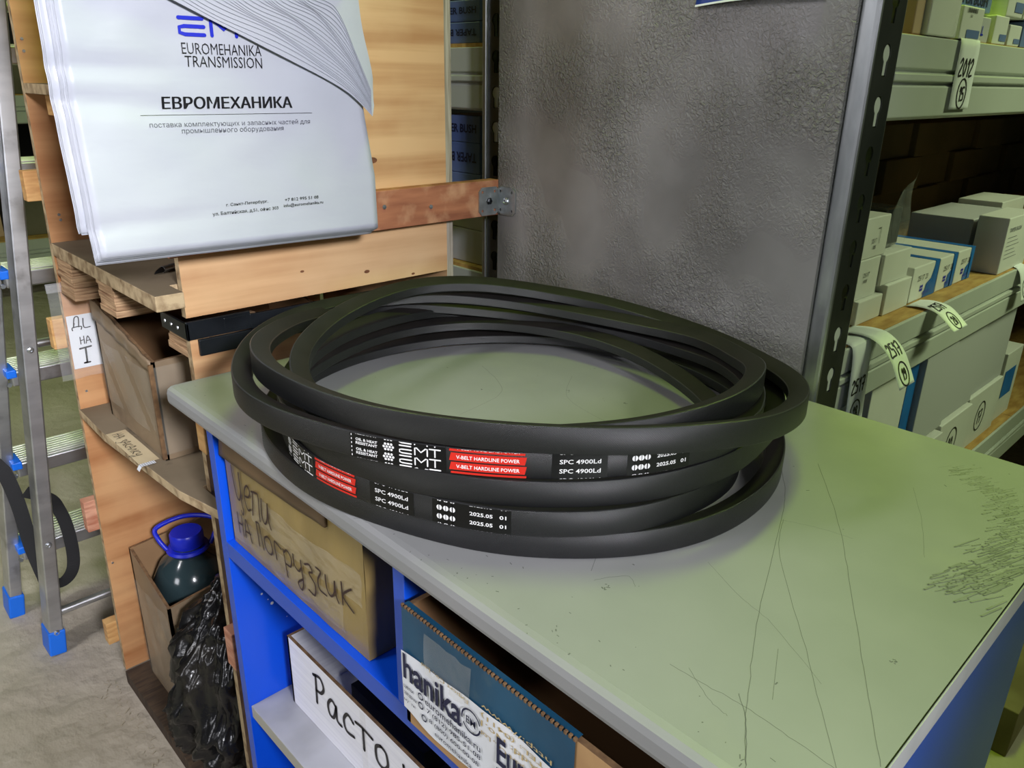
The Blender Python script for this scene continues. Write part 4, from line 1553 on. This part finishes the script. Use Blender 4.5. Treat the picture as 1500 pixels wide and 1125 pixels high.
rk = thing('shelf_rack', (1.9, .62, 0), 'perforated steel pallet rack with grey beams on the right', 'rack')
upright(rk, (.846, .364, 0), (1, 0, 0), (0, -1, 0), .054, .0, 2.05, .05, hooks=(22, 21, 16, 15, 9, 8))
upright(rk, (3.40, .364, 0), (1, 0, 0), (0, -1, 0), .054, .0, 2.05, .05)
upright(rk, (3.40, .90, 0), (1, 0, 0), (0, -1, 0), .054, .0, 2.05, .04)
DECKS = ((1.0640, 1.1510), (.7190, .8030), (.352, .4430))
for z0, z1 in DECKS:
    beam_x(rk, .901, 3.40, .3655, z0, z1)
    beam_x(rk, .905, 3.40, .86, z0, z1)
    for k in range(8):
        x = .912 + k * .3105
        MB().box(x, x + .309, .3700, .905, z1 - .009, z1 + .001).build('deck_board', 'deck', rk)
MB().box(.905, 3.4, .915, .925, .3, 1.62).build('back_sheet', 'box_back', rk)

rk2 = thing('shelf_rack', (1.1, 1.5, 0), 'dark perforated rack seen in the gap behind the plywood panel', 'rack')
upright(rk2, (.850, .948, 0), (0, -1, 0), (-1, 0, 0), .037, .0, 2.05, .05, hooks=(21, 20))
MB().box(.8455, .8495, .9485, .9560, 0, 2.05).build('front_lip', 'steel_bright', rk2, bevel=.0015)
for z0, z1 in ((1.052, 1.146), (.70, .79)):
    beam_y(rk2, .872, .957, 2.3, z0, z1)
    MB().box(.877, 1.30, .96, 2.3, z1 - .004, z1 + .006).build('deck_board', 'deck', rk2)
upright(rk2, (.850, 2.35, 0), (0, -1, 0), (-1, 0, 0), .034, .0, 2.05, .05)

# grey painted board closing the rack end
gb = MB().box(.8325, .8385, .383, .9045, .30, 1.95).build('partition_board', 'board', bevel=.0008)
tag(gb, 'dark grey blistered painted board standing behind the worktop', 'board')
po = MB().grid(lambda u, v: (.8312 - .008 * math.exp(-v * 9) * (.4 + .6 * math.sin(math.pi * u)), .571 - .152 * u, 1.1800 + .004 * math.sin(3 * u) + .08 * v), 14, 20).build('poster', 'poster', smooth=True, thick=.0006)
tag(po, 'blue poster with curling lower edge pinned to the grey board', 'poster')
MB().grid(lambda u, v: (.8306 - .008 * math.exp(-v * .2) * (.4 + .6 * math.sin(math.pi * u)), .571 - .152 * u, 1.1796 + .004 * math.sin(3 * u) + .0022 * v), 14, 1).build('white_margin', 'paper', po, thick=.0004)


# ------------------------------------------------------------------ boxes on the right rack
def carton(x0, x1, y0, y1, z0, z1, material, label, group=None, name='small_box'):
    o = MB().box(x0, x1, y0, y1, z0, z1).build(name, material, bevel=.0015)
    tag(o, label, 'box', group)
    return o


M0 = .8044
mid = 'boxes on the middle shelf of the right rack'
a = carton(1.0068, 1.0831, .4003, .5270, M0, M0 + .0323, 'box_white', 'white box beside the near rack post, bottom of its stack', mid)
a = carton(1.0848, 1.1694, .3969, .5270, M0, M0 + .0430, 'box_white', 'blank white box left of the three blue and white boxes, bottom of its stack', mid)
a = carton(1.0002, 1.0674, .4059, .5270, M0 + .0328, M0 + .0860, 'box_white', 'white box second up beside the near rack post', mid)
decal('lettering', [text_fit('2517', .018, .036, .030, .036), text_fit('1008', .020, .032, .022, .027)], on_face_ny(.4050, 1.0002, M0 + .0323), 'print_ink', a)
a = carton(1.0691, 1.1594, .4014, .5270, M0 + .0435, M0 + .0860, 'box_white', 'blank white box under the dark bagged part', mid)
a = carton(1.0002, 1.0764, .4059, .5158, M0 + .0865, M0 + .1397, 'box_white', 'white box with a small printed code, third up by the rack post', mid)
decal('lettering', [rect2d(.048, .0488, .018, .040), text_fit('2517', .026, .040, .020, .026), text_fit('08', .032, .040, .012, .017), rect2d(.040, .048, .038, .0388)], on_face_ny(.4050, 1.0002, M0 + .0860), 'print_ink', a)
a = carton(1.0147, 1.0932, .4710, .5606, M0 + .1403, M0 + .2311, 'box_white', 'shaded white box at the top of the stack by the rack post', mid)
fb = thing('film_wrapped_part', (1.12, .45, M0 + .0865), 'dark part wrapped in clear film on top of the white boxes', 'part')
MB().box(1.090, 1.146, .417, .493, M0 + .0871, M0 + .1419).build('dark_part', 'dark_film', fb, bevel=.006)
MB().grid(lambda u, v: (1.084 + .068 * u + .030 * v * v * v + .003 * math.sin(9 * v + 5 * u) + .012 * v * (1 - 2 * u) * v, .413 - .003 * math.sin(7 * u + 4 * v), M0 + .0882 + .105 * v - .03 * v * v * (1 - u)), 12, 14).build('film', 'clear', fb, smooth=True)
ex = ((1.179, 1.276), (1.281, 1.353), (1.358, 1.432))
lab3 = ('nearest of the three small blue and white boxes', 'middle one of the three small blue and white boxes', 'farthest of the three small blue and white boxes')
for (x0, x1), lb_ in zip(ex, lab3):
    a = carton(x0, x1, .3991, .58, M0, M0 + .0527, 'box_white', lb_, 'small blue and white boxes')
    w = x1 - x0
    MB().box(x1 - .016, x1 + .0004, .3986, .5804, M0 + .0005, M0 + .0532).build('blue_end', 'box_cyan', a)
    decal('lettering', [text_fit('2517', .020, .044, .030, .038), text_fit('20', .050, .058, .030, .038)], on_face_ny(.3984, x0, M0), 'print_ink', a)
    decal('blue_print', [([(w * .52, .001), (w * .84, .001), (w * .84, .046), (w * .76, .028), (w * .60, .022)], [(0, 1, 2, 3, 4)])], on_face_ny(.3986, x0, M0), 'box_cyan', a)
    decal('logo', [disc2d(w * .38 + .006 * (i % 2), .020 - .005 * (i // 2), .0024, 10) for i in range(4)] + [text_fit('EMT', w * .50, w * .78, .006, .011)], on_face_ny(.3984, x0, M0), 'print_blue', a)
a = carton(1.4912, 1.6370, .3733, .4204, M0, M0 + .0946, 'box_white', 'tall pale box standing at the shelf edge right of the blue and white boxes', mid)
decal('lettering', [text_fit('TAPER BUSH', .012, .075, .070, .077, .01)] + [rect2d(.012, .06 + .01 * (k % 3), .060 - k * .007, .0608 - k * .007) for k in range(6)], on_face_ny(.3726, 1.4912, M0), 'print_grey', a)
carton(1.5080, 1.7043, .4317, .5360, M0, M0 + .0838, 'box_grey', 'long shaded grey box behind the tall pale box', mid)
carton(1.7155, 1.8613, .4485, .5270, M0, M0 + .0924, 'box_white', 'white box with blue stripe at the back of the middle shelf', mid)
rw = 0
for r in range(3):
    z = M0 + r * .073
    for k in range(11):
        x = 1.10 + k * .205 + .06 * (r % 2)
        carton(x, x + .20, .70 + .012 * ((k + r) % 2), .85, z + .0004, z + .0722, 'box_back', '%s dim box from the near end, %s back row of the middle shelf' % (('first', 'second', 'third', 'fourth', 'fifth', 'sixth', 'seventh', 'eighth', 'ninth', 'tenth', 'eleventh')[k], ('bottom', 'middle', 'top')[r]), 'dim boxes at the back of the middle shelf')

T0 = 1.1524
up = 'boxes on the top shelf of the right rack'
carton(.9450, .9679, .3713, .4693, T0, T0 + .12, 'box_tan', 'tan box edge beside the near post on the top shelf', up)
a = carton(.9700, 1.0555, .3650, .4693, T0, T0 + .042, 'box_white', 'crumpled white box on the top shelf next to the tan box', up)
mb = MB().grid(lambda u, v: (1.043 + .013 * u, .3642 - .003 * math.sin(3 * v + 2 * u), T0 + .001 + .03 * v * (.5 + u)), 4, 6)
mb.build('wrap', 'clear', a, smooth=True)
carton(.9700, 1.0795, .3755, .4693, T0 + .0425, T0 + .09, 'box_white', 'upper white box over the crumpled white box', up)
a = carton(1.0659, 1.1369, .3650, .4693, T0, T0 + .036, 'box_white', 'white box with a barcode sticker above the hanging 2012 tag', up)
decal('barcode', [rect2d(.012 + .0022 * k, .012 + .0022 * k + (.0013 if k % 3 else .0007), .029, .034) for k in range(15)] + [text_fit('50', .024, .030, .024, .027)], on_face_ny(.3642, 1.0659, T0), 'print_ink', a)
decal('blue_print', [rect2d(.020, .064, .002, .011)], on_face_ny(.3644, 1.0659, T0), 'box_blue', a)
a = carton(1.1400, 1.1994, .3755, .4902, T0, T0 + .030, 'box_grey', 'grey box with upside-down blue lettering on the top shelf', up)
decal('lettering', [text_fit('TAP', .006, .036, .008, .019, .02, flip=True)], on_face_ny(.3746, 1.1400, T0), 'print_blue', a)
a = carton(1.0847, 1.2203, .3859, .4902, T0 + .0365, T0 + .08, 'box_blue', 'blue box reading TAPER BUSH on the top shelf', up)
decal('lettering', [text_fit('TAPER BUSH', .004, .118, .006, .020, .015)], on_face_ny(.3851, 1.0847, T0 + .0365), 'print_navy', a)
for k, (x0, x1, z0, z1, m, l) in enumerate(((1.2036, 1.2568, 0, .034, 'box_white', 'white box with blue label right of the upside-down lettering'),
                                             (1.2370, 1.3037, .0345, .085, 'box_white', 'upper white box with blue label right of the TAPER BUSH box'),
                                             (1.2662, 1.3163, 0, .026, 'box_white', 'small white box by the blue end box on the top shelf'),
                                             (1.3225, 1.4602, 0, .032, 'box_blue', 'low blue box at the far right of the top shelf'),
                                             (1.3100, 1.4289, .0345, .085, 'box_white', 'upper white box at the far right of the top shelf'))):
    a = carton(x0, x1, .3713, .48, T0 + z0, T0 + z1, m, l, up)
    if m == 'box_white':
        w = x1 - x0
        decal('blue_print', [rect2d(w * .45, w * .95, (z1 - z0) * .12, (z1 - z0) * .36)], on_face_ny(.3706, x0, T0 + z0), 'box_blue', a)

L0 = .4444
low = 'boxes on the lower shelf of the right rack'
a = carton(1.0743, 1.2412, .3859, .5215, L0, L0 + .262, 'box_white', 'white box with large blue dotted logo under the middle beam', low)
MB().box(1.2078, 1.2417, .3850, .5220, L0 + .001, L0 + .2625).build('blue_end', 'box_cyan', a)
decal('logo', [disc2d(.092 + .016 * (i % 3), .085 + .022 * (i // 3), .011, 14, .7) for i in range(9)], on_face_ny(.3847, 1.0743, L0), 'box_cyan', a)
xs = (1.246, 1.392, 1.554, 1.752)
for k in range(3):
    x0, x1 = xs[k], xs[k + 1] - .004
    y0 = (.370, .3755, .382)[k]
    a = carton(x0, x1, y0, .53, L0, L0 + (.102, .108, .112)[k], 'box_white', 'bottom white box with a circled number, %s of three on the lower shelf' % ('nearest', 'middle', 'farthest')[k], low)
    w = x1 - x0
    ring = [(w * .45 + .026 * math.cos(q * .3142), .055 + .030 * math.sin(q * .3142)) for q in range(21)]
    s = ('15', '10', '17')[k]
    decal('handwriting', [ribbon2d(ring, .0028), hand2d(s, w * .45 - .014, .040, .028, .003, .8)], on_face_ny(y0 - .0008, x0, L0), 'marker', a)
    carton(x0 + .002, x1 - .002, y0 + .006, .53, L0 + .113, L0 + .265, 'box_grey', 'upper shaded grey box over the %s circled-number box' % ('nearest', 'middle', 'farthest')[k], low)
a = carton(1.7731, 1.8774, .3880, .4902, L0, L0 + .15, 'box_white', 'white box with blue print at the far end of the lower shelf', low)
decal('blue_print', [rect2d(.01, .08, .05, .11)], on_face_ny(.3872, 1.7731, L0), 'box_cyan', a)


# ------------------------------------------------------------------ paper tags on the beams
def paper_tag(path, width, text, num, label, tv, nv, h=.018, side=(1, 0, 0), flip=False, asp=.8):
    """strip of paper following path points; writing laid along it"""
    ln = smooth_line(path, 8)
    L = [0]
    for p, q in zip(ln, ln[1:]):
        L.append(L[-1] + (Vector(q) - Vector(p)).length)
    sd = Vector(side).normalized()

    def at(u, v, off=0.0):       # u across 0..width, v distance from the lower end upwards
        s = min(max(L[-1] - v, 0), L[-1] - 1e-6)
        i = 0
        while L[i + 1] < s:
            i += 1
        t = (s - L[i]) / (L[i + 1] - L[i])
        p = Vector(ln[i]).lerp(Vector(ln[i + 1]), t)
        d = (Vector(ln[i + 1]) - Vector(ln[i])).normalized()
        n = d.cross(sd)
        return p + sd * (u - width / 2) + n * off
    mb = MB().grid(lambda a, b: tuple(at(a * width, b * L[-1])), 4, 30)
    o = mb.build('paper_tag', 'paper', smooth=True, thick=.0003)
    tag(o, label, 'tag', 'paper tags on the rack beams')
    ht = h
    tw = sum(HAND[c][1] for c in text) * ht * asp
    pcs = [hand2d(text, width / 2 - tw / 2, tv, ht, ht * .13, asp)]
    nw = sum(HAND[c][1] for c in num) * ht * .8 * asp
    pcs.append(hand2d(num, width / 2 - nw / 2 + .001, nv, ht * .8, ht * .12, asp))
    c = nv + ht * .4
    pcs.append(ribbon2d([(width / 2 + ht * .72 * math.cos(q * .2618), c + ht * .85 * math.sin(q * .2618)) for q in range(25)], ht * .11))
    sgn = 1
    decal('handwriting', pcs, lambda u, v: tuple(at(u, v, .0007 * sgn)), 'marker', o)
    return o


paper_tag([(1.103, .392, 1.1526), (1.103, .370, 1.1538), (1.103, .3625, 1.149), (1.103, .3622, 1.11), (1.103, .3615, 1.074)], .066, '2012', '15', 'hanging paper tag marked 2012 over the top beam', .038, .010, .020, asp=.95)
paper_tag([(.945, .390, .8050), (.945, .370, .8065), (.945, .3620, .800), (.945, .3590, .765), (.945, .3560, .695)], .052, '2517', '18', 'paper tag numbered 18 hanging beside the near rack post', .046, .012, .019)
paper_tag([(.984, .402, .8055), (.984, .378, .8090), (.984, .355, .806), (.984, .333, .788), (.984, .314, .752)], .046, '2517', '19', 'curled paper tag numbered 19 draped over the middle beam', .040, .009, .018)
paper_tag([(1.190, .396, .8050), (1.190, .376, .8075), (1.190, .352, .803), (1.190, .326, .782)], .054, '2517', '20', 'curled paper tag numbered 20 below the small blue and white boxes', .036, .008, .017)
paper_tag([(1.60, .392, .8050), (1.60, .374, .8070), (1.60, .360, .795), (1.60, .348, .748)], .046, '', '21', 'short curled paper tag below the tall pale box', .04, .012, .019)

# ------------------------------------------------------------------ boxes in the gap rack
gp = 'boxes in the gap behind the plywood panel'
bx = ((1.1525, 1.184, True, 'blue box with inverted lettering on the gap rack beam'), (1.1845, 1.216, False, 'blue box on top of the inverted blue box in the gap'),
      (1.000, 1.043, False, 'upper blue box below the gap rack beam'), (.950, .9995, True, 'blue box with inverted lettering below the gap rack beam'))
for z0, z1, inv, l in bx:
    a = carton(.890, 1.02, 1.012, 1.125, z0, z1, 'box_blue', l, gp)
    h = z1 - z0
    decal('lettering', [text_fit('TAPER BUSH', .008, .105, h * .36, h * .68, .02, flip=inv)], on_face_nx(.8893, 1.125, z0), 'print_navy', a)
carton(.890, 1.02, 1.010, 1.125, .9105, .9495, 'box_blue', 'lowest blue box in the gap behind the batten', gp)
carton(.892, 1.02, 1.000, 1.13, .8555, .9095, 'box_grey', 'upper pale grey box in the gap below the batten', gp)
carton(.892, 1.02, 1.004, 1.13, .7965, .8550, 'box_grey', 'lower pale grey box in the gap below the batten', gp)
carton(.960, 1.02, .96, 1.008, 1.1525, 1.24, 'box_grey', 'dim box deep in the gap beside the dark post', gp)

# ------------------------------------------------------------------ low platform beyond the cabinet
o = MB().box(1.362, 2.4, .147, .33, 0, .098).build('low_platform', 'dusty', bevel=.002)
tag(o, 'low dusty wooden platform on the floor beyond the cabinet', 'platform')

# ------------------------------------------------------------------ far rack behind the ladder
fr = thing('shelf_rack', (1.3, 4.8, 0), 'distant dim rack at the far wall behind the ladder', 'rack')
for x in (.1, 2.4):
    MB().box(x, x + .06, 4.58, 4.63, 0, 2.2).build('upright', 'steel_dark', fr)
for z in (.17, .86, 1.5):
    MB().prism([(4.56 + a_ * 1, z + b_ * .13) for a_, b_ in BEAM], .16, 2.4, 'x').build('beam', 'beam', fr)
    MB().box(.16, 2.4, 4.57, 5.2, z + .125, z + .135).build('deck_board', 'deck', fr)
k = 0
for z, hs_ in ((.306, (.30, .22, .34, .26, .30, .24)), (.996, (.24, .32, .22, .30, .26, .3))):
    for i, h in enumerate(hs_):
        x = .2 + i * .36
        k += 1
        carton(x, x + .33, 4.66 + .05 * (i % 2), 5.1, z, z + h, ('box_white', 'box_tan', 'box_back', 'dark_film', 'box_white', 'box_tan')[i], '%s storage box, %s from the left, on the %s shelf of the distant rack' % (('white', 'tan', 'brown', 'dark', 'white', 'tan')[i], ('first', 'second', 'third', 'fourth', 'fifth', 'sixth')[i], 'lower' if z < .5 else 'upper'), 'storage boxes on the distant rack')
